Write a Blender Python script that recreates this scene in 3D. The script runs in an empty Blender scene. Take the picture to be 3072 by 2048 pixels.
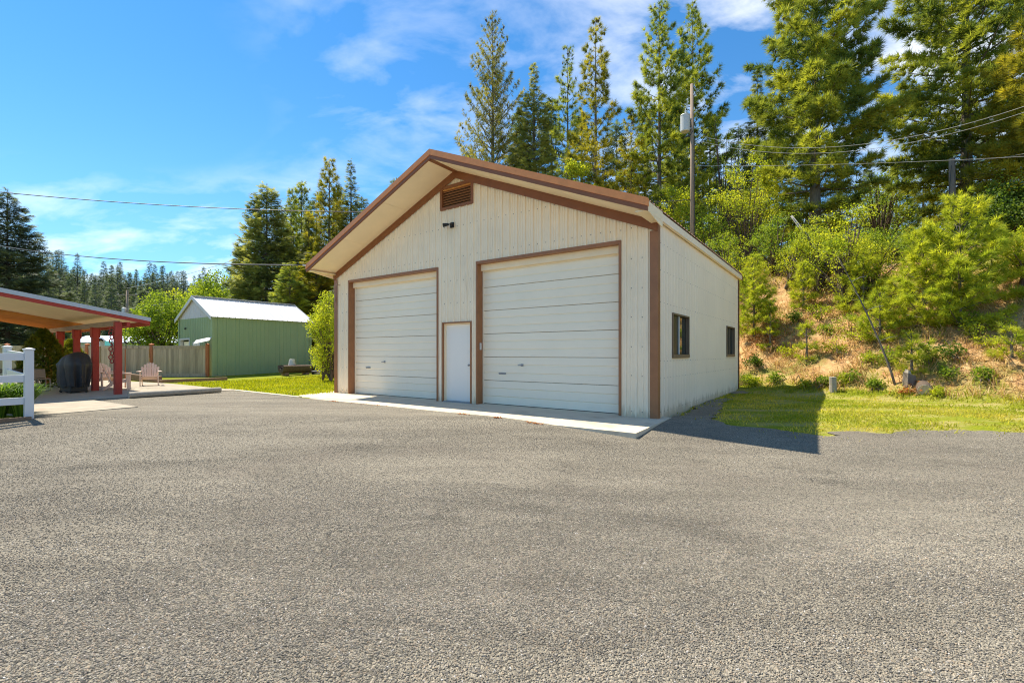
import bpy, bmesh, math, random
import numpy as np
from mathutils import Vector, Matrix

R_ = math.radians
S = bpy.context.scene
COL = S.collection

# ------------------------------------------------------------------ camera
cam = bpy.data.objects.new('camera', bpy.data.cameras.new('camera'))
COL.objects.link(cam)
cam.location = (0, 0, 1.3)
cam.rotation_euler = (R_(90), 0, 0)
cam.data.sensor_width = 36
cam.data.lens = 16.37
cam.data.shift_y = 0.0120
cam.data.clip_start = 0.05
cam.data.clip_end = 3000
S.camera = cam

# ------------------------------------------------------------------ light
SUN_DIR = Vector((-0.495, 0.352, 1.0)).normalized()          # towards the sun
elev = math.asin(SUN_DIR.z)
W_ = bpy.data.worlds.new('World'); S.world = W_; W_.use_nodes = True
nt = W_.node_tree; nt.nodes.clear()
def N(nt, t, **k):
    n = nt.nodes.new(t)
    for a, b in k.items():
        if a.startswith('in_'):
            key = a[3:]
            key = int(key) if key.isdigit() else key.replace('_', ' ')
            n.inputs[key].default_value = b
        else:
            setattr(n, a, b)
    return n
def L(nt, a, ao, b, bi):
    nt.links.new(a.outputs[ao], b.inputs[bi])
sky = N(nt, 'ShaderNodeTexSky', sky_type='NISHITA', sun_disc=False)
sky.sun_elevation = elev
sky.sun_rotation = math.atan2(SUN_DIR.x, SUN_DIR.y)
sky.air_density = 1.0; sky.dust_density = 0.15; sky.ozone_density = 5.0; sky.altitude = 800
bg = N(nt, 'ShaderNodeBackground', in_Strength=0.105)
wo = N(nt, 'ShaderNodeOutputWorld')
tc = N(nt, 'ShaderNodeTexCoord')
# thin cirrus: a cloud sheet overhead, its noise laid out on a level plane
sep = N(nt, 'ShaderNodeSeparateXYZ'); L(nt, tc, 'Generated', sep, 0)
zc = N(nt, 'ShaderNodeMath', operation='MAXIMUM', in_1=0.0); L(nt, sep, 2, zc, 0)
za = N(nt, 'ShaderNodeMath', operation='ADD', in_1=0.30); L(nt, zc, 0, za, 0)
dx = N(nt, 'ShaderNodeMath', operation='DIVIDE'); L(nt, sep, 0, dx, 0); L(nt, za, 0, dx, 1)
dy = N(nt, 'ShaderNodeMath', operation='DIVIDE'); L(nt, sep, 1, dy, 0); L(nt, za, 0, dy, 1)
cmb = N(nt, 'ShaderNodeCombineXYZ'); L(nt, dx, 0, cmb, 0); L(nt, dy, 0, cmb, 1)
mp = N(nt, 'ShaderNodeMapping'); mp.inputs['Location'].default_value = (7.1, 10.3, 0)
mp.inputs['Rotation'].default_value = (0, 0, R_(38)); mp.inputs['Scale'].default_value = (1.0, 1.7, 1)
L(nt, cmb, 0, mp, 0)
n1 = N(nt, 'ShaderNodeTexNoise', in_Scale=3.6, in_Detail=9.0, in_Roughness=0.55, in_Distortion=0.25); L(nt, mp, 0, n1, 'Vector')
mp2 = N(nt, 'ShaderNodeMapping'); mp2.inputs['Location'].default_value = (3.7, 3.2, 0); L(nt, cmb, 0, mp2, 0)
n2 = N(nt, 'ShaderNodeTexNoise', in_Scale=0.42, in_Detail=2.0); L(nt, mp2, 0, n2, 'Vector')
r1 = N(nt, 'ShaderNodeMapRange', in_1=0.46, in_2=0.66); L(nt, n1, 0, r1, 0)
r2 = N(nt, 'ShaderNodeMapRange', in_1=0.40, in_2=0.56); L(nt, n2, 0, r2, 0)
mm = N(nt, 'ShaderNodeMath', operation='MULTIPLY'); L(nt, r1, 0, mm, 0); L(nt, r2, 0, mm, 1)
mk_ = N(nt, 'ShaderNodeMath', operation='MULTIPLY', in_1=0.58); L(nt, mm, 0, mk_, 0)
tint = N(nt, 'ShaderNodeMix', data_type='RGBA', blend_type='MULTIPLY'); tint.inputs['Factor'].default_value = 1.0
L(nt, sky, 0, tint, 6); tint.inputs[7].default_value = (0.185, 0.42, 0.515, 1)
# paler air towards the horizon, all the way round
hz1 = N(nt, 'ShaderNodeMath', operation='SUBTRACT', in_0=1.0); L(nt, zc, 0, hz1, 1)
hz2 = N(nt, 'ShaderNodeMath', operation='POWER', in_1=5.0); L(nt, hz1, 0, hz2, 0)
hz3 = N(nt, 'ShaderNodeMath', operation='MULTIPLY', in_1=0.90); L(nt, hz2, 0, hz3, 0)
hzm = N(nt, 'ShaderNodeMix', data_type='RGBA'); L(nt, hz3, 0, hzm, 'Factor'); L(nt, tint, 2, hzm, 6); hzm.inputs[7].default_value = (1.45, 2.25, 2.80, 1)
mix = N(nt, 'ShaderNodeMix', data_type='RGBA'); L(nt, mk_, 0, mix, 'Factor'); L(nt, hzm, 2, mix, 6)
mix.inputs[7].default_value = (4.2, 4.15, 4.05, 1)
L(nt, mix, 2, bg, 0); L(nt, bg, 0, wo, 0)

sun = bpy.data.objects.new('sun', bpy.data.lights.new('sun', 'SUN')); COL.objects.link(sun)
sun.data.energy = 2.2; sun.data.angle = R_(0.55); sun.data.color = (1.0, 0.92, 0.78)
sun.rotation_euler = SUN_DIR.to_track_quat('Z', 'Y').to_euler()
sun.location = (-20, 20, 40)

S.view_settings.view_transform = 'Standard'; S.view_settings.look = 'None'
S.view_settings.gamma = 1.0; S.view_settings.exposure = 1.97
S.view_settings.use_curve_mapping = False
S.render.engine = 'CYCLES'
S.cycles.use_denoising = True; S.cycles.denoising_prefilter = 'NONE'; S.cycles.use_adaptive_sampling = False; S.cycles.filter_width = 1.1
S.cycles.max_bounces = 10; S.cycles.diffuse_bounces = 6; S.cycles.glossy_bounces = 2
S.cycles.transmission_bounces = 6; S.cycles.transparent_max_bounces = 4
S.cycles.sample_clamp_indirect = 6.0
S.cycles.caustics_reflective = False; S.cycles.caustics_refractive = False

# ------------------------------------------------------------------ materials
MATS = {}
def new_mat(name):
    m = bpy.data.materials.new(name); m.use_nodes = True
    m.node_tree.nodes.clear(); MATS[name] = m
    return m, m.node_tree
def scal(c, k): return (min(1, c[0]*k), min(1, c[1]*k), min(1, c[2]*k), 1)
def mat(name, col, rough=0.7, var=0.15, scale=3.0, bump=0.0, bscale=40.0, metal=0.0, stretch=(1, 1, 1), col2=None,
        streak=0.0, spec=0.4, dirt=None, splash=None):
    m, t = new_mat(name)
    out = N(t, 'ShaderNodeOutputMaterial'); b = N(t, 'ShaderNodeBsdfPrincipled', in_Roughness=rough, in_Metallic=metal)
    b.inputs['Specular IOR Level'].default_value = spec
    L(t, b, 0, out, 0)
    c = N(t, 'ShaderNodeTexCoord'); mp = N(t, 'ShaderNodeMapping'); mp.inputs['Scale'].default_value = stretch
    L(t, c, 'Object', mp, 0)
    oi = N(t, 'ShaderNodeObjectInfo')
    ad = N(t, 'ShaderNodeVectorMath', operation='ADD'); L(t, mp, 0, ad, 0)
    mu = N(t, 'ShaderNodeMath', operation='MULTIPLY', in_1=37.0); L(t, oi, 'Random', mu, 0)
    L(t, mu, 0, ad, 1)
    n = N(t, 'ShaderNodeTexNoise', in_Scale=scale, in_Detail=6.0, in_Roughness=0.62); L(t, ad, 0, n, 'Vector')
    r = N(t, 'ShaderNodeMapRange', in_1=0.3, in_2=0.7); L(t, n, 0, r, 0)
    mx = N(t, 'ShaderNodeMix', data_type='RGBA'); L(t, r, 0, mx, 'Factor')
    c2 = col2 if col2 else (col[0]*(1+var), col[1]*(1+var), col[2]*(1+var))
    mx.inputs[6].default_value = scal(col, 1-var); mx.inputs[7].default_value = (*c2[:3], 1)
    last = mx; lo = 2
    if streak:
        hs = N(t, 'ShaderNodeHueSaturation'); L(t, last, lo, hs, 'Color')
        rr = N(t, 'ShaderNodeMapRange', in_3=1-streak, in_4=1+streak); L(t, oi, 'Random', rr, 0); L(t, rr, 0, hs, 'Value')
        last = hs; lo = 0
    if dirt:
        dcol, dsc, dst, lo_, hi_ = dirt
        mp2 = N(t, 'ShaderNodeMapping'); mp2.inputs['Scale'].default_value = dst; L(t, c, 'Object', mp2, 0)
        n2 = N(t, 'ShaderNodeTexNoise', in_Scale=dsc, in_Detail=5.0, in_Roughness=0.7); L(t, mp2, 0, n2, 'Vector')
        r2 = N(t, 'ShaderNodeMapRange', in_1=lo_, in_2=hi_); L(t, n2, 0, r2, 0)
        mx2 = N(t, 'ShaderNodeMix', data_type='RGBA'); L(t, r2, 0, mx2, 'Factor'); L(t, last, lo, mx2, 6)
        mx2.inputs[7].default_value = (*dcol, 1); last = mx2; lo = 2
    if splash:      # mud and rust splashed up from the ground, in ragged tongues
        sz = N(t, 'ShaderNodeSeparateXYZ'); L(t, c, 'Object', sz, 0)
        mp3 = N(t, 'ShaderNodeMapping'); mp3.inputs['Scale'].default_value = (7, 7, 0.5); L(t, c, 'Object', mp3, 0)
        n4 = N(t, 'ShaderNodeTexNoise', in_Scale=2.0, in_Detail=5.0, in_Roughness=0.75); L(t, mp3, 0, n4, 'Vector')
        h4 = N(t, 'ShaderNodeMapRange', in_1=0.30, in_2=0.78, in_3=-0.02, in_4=0.42); L(t, n4, 0, h4, 0)
        s4 = N(t, 'ShaderNodeMath', operation='SUBTRACT'); L(t, h4, 0, s4, 0); L(t, sz, 2, s4, 1)
        r4 = N(t, 'ShaderNodeMapRange', in_1=-0.02, in_2=0.10, in_3=0.0, in_4=0.55); L(t, s4, 0, r4, 0)
        mx4 = N(t, 'ShaderNodeMix', data_type='RGBA'); L(t, r4, 0, mx4, 'Factor'); L(t, last, lo, mx4, 6); mx4.inputs[7].default_value = (*splash, 1); last = mx4; lo = 2
    L(t, last, lo, b, 'Base Color')
    if bump:
        n3 = N(t, 'ShaderNodeTexNoise', in_Scale=bscale, in_Detail=4.0); L(t, mp, 0, n3, 'Vector')
        bp = N(t, 'ShaderNodeBump', in_Strength=bump, in_Distance=0.01); L(t, n3, 0, bp, 'Height'); L(t, bp, 0, b, 'Normal')
    return m
def leaf_mat(name, dark, light, trans=0.35, tcol=None, rough=0.6):
    m, t = new_mat(name)
    out = N(t, 'ShaderNodeOutputMaterial')
    at = N(t, 'ShaderNodeAttribute', attribute_name='tint')
    g = N(t, 'ShaderNodeNewGeometry'); n = N(t, 'ShaderNodeTexNoise', in_Scale=0.55, in_Detail=2.0); L(t, g, 'Position', n, 'Vector')
    r = N(t, 'ShaderNodeMapRange', in_1=0.35, in_2=0.65, in_3=-0.3, in_4=0.3); L(t, n, 0, r, 0)
    a = N(t, 'ShaderNodeMath', operation='ADD', use_clamp=True); L(t, at, 'Fac', a, 0); L(t, r, 0, a, 1)
    mx = N(t, 'ShaderNodeMix', data_type='RGBA'); L(t, a, 0, mx, 'Factor')
    mx.inputs[6].default_value = (*dark, 1); mx.inputs[7].default_value = (*light, 1)
    d = N(t, 'ShaderNodeBsdfPrincipled', in_Roughness=rough); d.inputs['Specular IOR Level'].default_value = 0.25
    L(t, mx, 2, d, 'Base Color')
    tr = N(t, 'ShaderNodeBsdfTranslucent')
    hs = N(t, 'ShaderNodeMix', data_type='RGBA', blend_type='MULTIPLY'); hs.inputs['Factor'].default_value = 1.0
    L(t, mx, 2, hs, 6); hs.inputs[7].default_value = (*(tcol or (1.5, 1.45, 0.6)), 1)
    L(t, hs, 2, tr, 0)
    ms = N(t, 'ShaderNodeMixShader', in_0=trans); L(t, d, 0, ms, 1); L(t, tr, 0, ms, 2); L(t, ms, 0, out, 0)
    return m

mat('cream_steel', (0.94, 0.79, 0.58), 0.5, 0.05, 1.5, dirt=((0.50, 0.37, 0.21), 2.2, (9, 9, 0.35), 0.58, 0.84), splash=(0.55, 0.42, 0.26))
mat('cream_side', (0.98, 0.81, 0.61), 0.5, 0.04, 0.8, dirt=((0.42, 0.33, 0.22), 2.2, (5, 5, 0.6), 0.64, 0.86), splash=(0.42, 0.29, 0.15))
mat('soffit_tan', (0.97, 0.79, 0.53), 0.6, 0.06, 1.2)
mat('brown_trim', (0.33, 0.140, 0.058), 0.45, 0.12, 4.0)
mat('brown_dark', (0.25, 0.092, 0.034), 0.5, 0.12, 4.0)
mat('sunlit_trim', (0.82, 0.29, 0.085), 0.45, 0.10, 5.0)  # rust-brown roof edge trim, brightened to orange: sunlight put into the colour
mat('brown_roof', (0.40, 0.25, 0.16), 0.45, 0.10, 4.0)
mat('door_white', (0.93, 0.83, 0.65), 0.42, 0.03, 0.7, dirt=((0.68, 0.62, 0.52), 1.3, (0.8, 0.8, 5), 0.62, 0.92))
mat('white_door', (0.90, 0.83, 0.73), 0.4, 0.02, 1.0)
mat('concrete', (0.60, 0.52, 0.385), 0.85, 0.08, 2.2, bump=0.15, bscale=90, dirt=((0.40, 0.32, 0.22), 1.1, (1, 1.8, 1), 0.54, 0.74))
mat('old_concrete', (0.37, 0.32, 0.24), 0.9, 0.14, 2.5, bump=0.25, bscale=60, dirt=((0.33, 0.22, 0.16), 2.0, (1, 1, 1), 0.55, 0.75))
mat('green_steel', (0.33, 0.42, 0.225), 0.45, 0.05, 1.0)
mat('white_steel', (0.62, 0.61, 0.60), 0.4, 0.03, 1.5)
mat('grey_blue_steel', (0.46, 0.50, 0.56), 0.35, 0.05, 1.5)
mat('fence_wood', (0.46, 0.36, 0.235), 0.85, 0.22, 3.0, stretch=(6, 6, 0.6), streak=0.26, bump=0.2, bscale=20, dirt=((0.24, 0.19, 0.125), 2.0, (5, 5, 0.7), 0.58, 0.75))
mat('post_redwood', (0.42, 0.145, 0.055), 0.8, 0.18, 4.0, stretch=(5, 5, 0.6))
mat('red_paint', (0.40, 0.045, 0.028), 0.55, 0.10, 3.0)
mat('weathered_beam', (0.40, 0.29, 0.21), 0.85, 0.25, 4.0, stretch=(0.5, 5, 5))
mat('rafter_wood', (0.62, 0.26, 0.06), 0.65, 0.20, 3.0, stretch=(5, 0.5, 5))
mat('deck_ply', (0.95, 0.77, 0.50), 0.7, 0.08, 3.0, stretch=(4, 0.4, 4))
mat('vinyl', (0.70, 0.70, 0.70), 0.4, 0.02, 1.0)
mat('timber', (0.26, 0.165, 0.10), 0.85, 0.25, 4.0, stretch=(0.8, 5, 5), bump=0.3, bscale=25)
mat('log_grey', (0.36, 0.32, 0.26), 0.85, 0.20, 5.0, stretch=(5, 0.6, 5), bump=0.3, bscale=25)
mat('bark_grey', (0.16, 0.135, 0.11), 0.9, 0.30, 6.0, stretch=(2, 2, 0.6), bump=0.6, bscale=12)
mat('bark_brown', (0.12, 0.085, 0.06), 0.9, 0.30, 6.0, stretch=(2, 2, 0.6), bump=0.6, bscale=12)
mat('pole_wood', (0.31, 0.225, 0.16), 0.9, 0.25, 4.0, stretch=(6, 6, 0.4), bump=0.4, bscale=20)
mat('cut_wood', (0.52, 0.44, 0.33), 0.85, 0.25, 8.0)
mat('dead_wood', (0.40, 0.37, 0.33), 0.85, 0.2, 6.0)
mat('resin_tan', (0.74, 0.55, 0.44), 0.55, 0.06, 2.0)
mat('black_vinyl', (0.030, 0.030, 0.033), 0.55, 0.2, 5.0, bump=0.25, bscale=8, spec=0.5)
mat('black_metal', (0.02, 0.02, 0.02), 0.5, 0.2, 5.0)
mat('grey_metal', (0.30, 0.30, 0.30), 0.4, 0.1, 6.0)
mat('transformer_grey', (0.52, 0.53, 0.52), 0.45, 0.06, 3.0, dirt=((0.30, 0.26, 0.2), 2.0, (3, 3, 0.5), 0.6, 0.8))
mat('wire_dark', (0.045, 0.045, 0.05), 0.5, 0.1, 3.0)
mat('wire_light', (0.50, 0.48, 0.44), 0.4, 0.1, 3.0)
mat('tan_tube', (0.34, 0.26, 0.19), 0.45, 0.1, 4.0)
mat('red_ornament', (0.42, 0.04, 0.03), 0.45, 0.1, 5.0)
mat('teal_roof', (0.06, 0.30, 0.25), 0.5, 0.08, 2.0)
mat('barn_red', (0.32, 0.08, 0.055), 0.7, 0.1, 3.0)
mat('board_blue', (0.03, 0.06, 0.22), 0.3, 0.1, 3.0)
mat('bucket_white', (0.62, 0.60, 0.56), 0.5, 0.08, 3.0)
mat('screw_grey', (0.16, 0.14, 0.12), 0.5, 0.3, 9.0)
mat('rust_leaf', (0.50, 0.16, 0.03), 0.8, 0.3, 9.0)
mat('sill_brown', (0.20, 0.14, 0.09), 0.5, 0.1, 5.0)
mat('screen_dark', (0.030, 0.034, 0.030), 0.35, 0.2, 20.0)
mat('rust_stain', (0.36, 0.22, 0.11), 0.9, 0.3, 20.0)
def glass_mat():
    m, t = new_mat('window_glass'); out = N(t, 'ShaderNodeOutputMaterial')
    b = N(t, 'ShaderNodeBsdfPrincipled', in_Roughness=0.02); b.inputs['Base Color'].default_value = (0.03, 0.04, 0.035, 1)
    b.inputs['Specular IOR Level'].default_value = 1.0; b.inputs['IOR'].default_value = 2.1
    L(t, b, 0, out, 0)
glass_mat()
leaf_mat('leaf_pine', (0.130, 0.190, 0.048), (0.500, 0.520, 0.070), 0.52, (1.3, 1.25, 0.6))
leaf_mat('leaf_pine_gold', (0.170, 0.195, 0.032), (0.540, 0.480, 0.055), 0.52, (1.3, 1.2, 0.5))
leaf_mat('leaf_pine_pale', (0.165, 0.185, 0.048), (0.470, 0.430, 0.085), 0.50, (1.3, 1.2, 0.6))
leaf_mat('leaf_young_pine', (0.300, 0.380, 0.040), (0.580, 0.600, 0.065), 0.55, (1.3, 1.25, 0.6))
leaf_mat('leaf_spruce', (0.095, 0.130, 0.055), (0.330, 0.345, 0.110), 0.45)
leaf_mat('leaf_spruce_grey', (0.140, 0.180, 0.062), (0.460, 0.480, 0.135), 0.48, (1.3, 1.2, 0.7))
leaf_mat('leaf_blue_spruce', (0.085, 0.110, 0.072), (0.270, 0.290, 0.165), 0.38, (1.2, 1.3, 0.9))
leaf_mat('leaf_far', (0.075, 0.105, 0.072), (0.260, 0.295, 0.130), 0.35, (1.2, 1.3, 0.8))
leaf_mat('leaf_maple', (0.250, 0.330, 0.028), (0.580, 0.590, 0.050), 0.55, (1.3, 1.25, 0.6))
leaf_mat('leaf_green', (0.120, 0.210, 0.026), (0.370, 0.440, 0.046), 0.52, (1.3, 1.25, 0.6))
leaf_mat('leaf_deep', (0.055, 0.110, 0.018), (0.180, 0.250, 0.032), 0.48)
leaf_mat('leaf_arbor', (0.060, 0.100, 0.012), (0.330, 0.330, 0.024), 0.35)
leaf_mat('leaf_dry', (0.42, 0.27, 0.110), (0.74, 0.57, 0.30), 0.45, (1.2, 1.1, 0.8))
leaf_mat('leaf_rust', (0.32, 0.10, 0.02), (0.50, 0.20, 0.05), 0.25, (1.2, 1.0, 0.6))
leaf_mat('grass_lawn', (0.200, 0.250, 0.008), (0.420, 0.410, 0.018), 0.60, (1.2, 1.2, 0.7))
leaf_mat('grass_mixed', (0.260, 0.330, 0.014), (0.640, 0.550, 0.110), 0.62, (1.2, 1.2, 0.7))
leaf_mat('grass_tall', (0.055, 0.140, 0.012), (0.190, 0.300, 0.030), 0.45)
leaf_mat('cone_brown', (0.045, 0.030, 0.022), (0.110, 0.075, 0.050), 0.05)

# ------------------------------------------------------------------ helpers
def mesh_np(name, V, F, mats, parent=None, midx=None, tint=None, smooth=False):
    """V (n,3) array, F (m,k) array of one polygon size"""
    me = bpy.data.meshes.new(name)
    V = np.ascontiguousarray(V, dtype=np.float32); F = np.ascontiguousarray(F, dtype=np.int32)
    n, k = F.shape
    me.vertices.add(len(V)); me.vertices.foreach_set('co', V.ravel())
    me.loops.add(n*k); me.loops.foreach_set('vertex_index', F.ravel())
    me.polygons.add(n); me.polygons.foreach_set('loop_start', np.arange(0, n*k, k, dtype=np.int32))
    me.polygons.foreach_set('loop_total', np.full(n, k, dtype=np.int32))
    for m in (mats if isinstance(mats, (list, tuple)) else [mats]): me.materials.append(MATS[m])
    if midx is not None: me.polygons.foreach_set('material_index', np.ascontiguousarray(midx, dtype=np.int32))
    if smooth: me.polygons.foreach_set('use_smooth', np.ones(n, dtype=bool))
    if tint is not None:
        a = me.attributes.new('tint', 'FLOAT', 'POINT'); a.data.foreach_set('value', np.ascontiguousarray(tint, dtype=np.float32))
    me.update(calc_edges=True); me.validate()
    return add_obj(name, me, parent)
def add_obj(name, me, parent=None):
    o = bpy.data.objects.new(name, me); COL.objects.link(o)
    if parent is not None: o.parent = parent
    return o
def empty(name, loc=(0, 0, 0), rz=0.0):
    o = bpy.data.objects.new(name, None); COL.objects.link(o)
    o.location = loc; o.rotation_euler = (0, 0, rz); o.empty_display_size = 0.2
    return o
def tag(o, label=None, cat=None, group=None, kind=None):
    if label: o['label'] = label
    if cat: o['category'] = cat
    if group: o['group'] = group
    if kind: o['kind'] = kind
    return o
class MB:
    """collects boxes, tubes and prisms; build() links them as one mesh object"""
    def __init__(s): s.v = []; s.f = []
    def add(s, vs, fs):
        b = len(s.v); s.v += [tuple(p) for p in vs]; s.f += [tuple(b+i for i in q) for q in fs]; return s
    def box(s, x0, x1, y0, y1, z0, z1):
        return s.add([(x0,y0,z0),(x1,y0,z0),(x1,y1,z0),(x0,y1,z0),(x0,y0,z1),(x1,y0,z1),(x1,y1,z1),(x0,y1,z1)],
                     [(0,3,2,1),(4,5,6,7),(0,1,5,4),(1,2,6,5),(2,3,7,6),(3,0,4,7)])
    def bevel_box(s, x0, x1, y0, y1, z0, z1, b=0.01):
        def ring(z, i): return [(x0+i,y0+b*(i==0),z)] 
        vs = []
        for z, i in ((z0, b), (z0+b, 0), (z1-b, 0), (z1, b)):
            c = b if i == 0 else b*1.6
            vs += [(x0+c,y0+i,z),(x1-c,y0+i,z),(x1-i,y0+c,z),(x1-i,y1-c,z),(x1-c,y1-i,z),(x0+c,y1-i,z),(x0+i,y1-c,z),(x0+i,y0+c,z)]
        fs = [tuple(range(7,-1,-1)), tuple(range(24,32))]
        for r in range(3):
            for k in range(8): fs.append((r*8+k, r*8+(k+1)%8, r*8+8+(k+1)%8, r*8+8+k))
        return s.add(vs, fs)
    def beam(s, a, b, w, h, up=(0,0,1)):
        a = Vector(a); b = Vector(b); d = (b-a).normalized(); up = Vector(up)
        if abs(d.dot(up)) > 0.98: up = Vector((0,1,0))
        sx = d.cross(up).normalized()*w/2; sz = sx.cross(d).normalized()*h/2
        vs = [a-sx-sz, a+sx-sz, a+sx+sz, a-sx+sz, b-sx-sz, b+sx-sz, b+sx+sz, b-sx+sz]
        return s.add(vs, [(0,1,2,3),(7,6,5,4),(0,4,5,1),(1,5,6,2),(2,6,7,3),(3,7,4,0)])
    def tube(s, pts, rads, n=8, cap=True):
        pts = [Vector(p) for p in pts]
        if not isinstance(rads, (list, tuple)): rads = [rads]*len(pts)
        b = len(s.v); u = None
        for i, p in enumerate(pts):
            d = (pts[min(i+1, len(pts)-1)]-pts[max(i-1, 0)]).normalized()
            if u is None: u = d.orthogonal().normalized()
            u = (u-d*u.dot(d)).normalized(); w = d.cross(u)
            for k in range(n):
                a = 2*math.pi*k/n; s.v.append(tuple(p+(u*math.cos(a)+w*math.sin(a))*rads[i]))
        for i in range(len(pts)-1):
            for k in range(n): s.f.append((b+i*n+k, b+i*n+(k+1)%n, b+(i+1)*n+(k+1)%n, b+(i+1)*n+k))
        if cap:
            s.f.append(tuple(b+k for k in range(n-1,-1,-1))); e = b+(len(pts)-1)*n
            s.f.append(tuple(e+k for k in range(n)))
        return s
    def prism(s, poly, y0, y1, axis='y'):
        n = len(poly)
        if axis == 'y': vs = [(p[0], y0, p[1]) for p in poly]+[(p[0], y1, p[1]) for p in poly]
        elif axis == 'x': vs = [(y0, p[0], p[1]) for p in poly]+[(y1, p[0], p[1]) for p in poly]
        else: vs = [(p[0], p[1], y0) for p in poly]+[(p[0], p[1], y1) for p in poly]
        return s.add(vs, [tuple(range(n-1,-1,-1)), tuple(range(n, 2*n))]+[(k, (k+1)%n, n+(k+1)%n, n+k) for k in range(n)])
    def lathe(s, prof, n=12, c=(0,0,0)):
        b = len(s.v)
        for r, z in prof:
            for k in range(n):
                a = 2*math.pi*k/n; s.v.append((c[0]+r*math.cos(a), c[1]+r*math.sin(a), c[2]+z))
        for i in range(len(prof)-1):
            for k in range(n): s.f.append((b+i*n+k, b+i*n+(k+1)%n, b+(i+1)*n+(k+1)%n, b+(i+1)*n+k))
        s.f.append(tuple(b+k for k in range(n-1,-1,-1))); e = b+(len(prof)-1)*n; s.f.append(tuple(e+k for k in range(n)))
        return s
    def mesh(s, name, m, smooth=False, fix=True):
        me = bpy.data.meshes.new(name); me.from_pydata(s.v, [], s.f)
        me.materials.append(MATS[m])
        if fix:
            bm = bmesh.new(); bm.from_mesh(me); bmesh.ops.recalc_face_normals(bm, faces=bm.faces); bm.to_mesh(me); bm.free()
        if smooth:
            for p in me.polygons: p.use_smooth = True
        return me
    def build(s, name, m, parent=None, smooth=False, fix=True): return add_obj(name, s.mesh(name, m, smooth, fix), parent)
def copy_tree(o, parent=None):
    c = o.copy(); COL.objects.link(c)
    if parent is not None: c.parent = parent
    for ch in list(o.children): copy_tree(ch, c)
    return c

_rs = np.random.RandomState(5); _lat = _rs.rand(64, 64)
def vnoise(x, y):
    x = np.asarray(x, float); y = np.asarray(y, float)
    xi = np.floor(x).astype(int); yi = np.floor(y).astype(int); fx = x-xi; fy = y-yi
    fx = fx*fx*(3-2*fx); fy = fy*fy*(3-2*fy)
    g = lambda a, b: _lat[a % 64, b % 64]
    return (g(xi,yi)*(1-fx)+g(xi+1,yi)*fx)*(1-fy)+(g(xi,yi+1)*(1-fx)+g(xi+1,yi+1)*fx)*fy
def sstep(a, b, x):
    t = np.clip((np.asarray(x, float)-a)/(b-a), 0, 1); return t*t*(3-2*t)

# ------------------------------------------------------------------ lie of the land
GA = R_(-35.30)                       # heading of the garage, patio and shed
GX = np.array([math.cos(GA), math.sin(GA)]); GY = np.array([-math.sin(GA), math.cos(GA)])
GO = np.array([-5.87, 15.50])         # garage front left corner
GW, GD, GH = 10.74, 8.95, 3.96
def to_local(x, y): return (x-GO[0])*GX[0]+(y-GO[1])*GX[1], (x-GO[0])*GY[0]+(y-GO[1])*GY[1]
def to_world(a, b): return GO[0]+a*GX[0]+b*GY[0], GO[1]+a*GX[1]+b*GY[1]
def bank_d(x, y): return (x-8.3)*0.77+(y-16.75)*0.64
def ground(x, y):
    x = np.asarray(x, float); y = np.asarray(y, float)
    z = -0.22*(1-sstep(6.2, 9.8, y))
    z = z+0.020*(vnoise(x*0.5+9, y*0.5+3)-0.5)*sstep(4, 8, np.hypot(x-0, y-14)*0+8)
    z = z+0.18*sstep(22, 30, y)*sstep(2, -4, x)
    d = bank_d(x, y)
    prof = 0.74*np.clip(d-0.25, 0, 6.6)
    prof = np.where(d > 6.85, 4.88+0.10*np.clip(d-6.85, 0, 22), prof)
    prof = prof+sstep(0.3, 2, d)*(0.5*(vnoise(x*0.9+2, y*0.9)-0.5)+0.22*(vnoise(x*2.3, y*2.3+5)-0.5))
    prof = prof+0.16*sstep(-0.5, 0.15, d)
    z = z+prof*sstep(-26, -8, x)*sstep(160, 60, y)
    r = np.hypot(x, y)
    z = z+sstep(95, 215, r)*21*sstep(60, -20, x)*(0.75+0.5*vnoise(x*0.012+4, y*0.012))
    return z
def gz(x, y): return float(ground(x, y))

def axis_coords(lo, hi, fine_lo, fine_hi, step, grow=1.22):
    a = list(np.arange(fine_lo, fine_hi+1e-6, step)); s = step
    while a[-1] < hi: s *= grow; a.append(a[-1]+s)
    s = step
    while a[0] > lo: s *= grow; a.insert(0, a[0]-s)
    return np.array(a)

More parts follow.
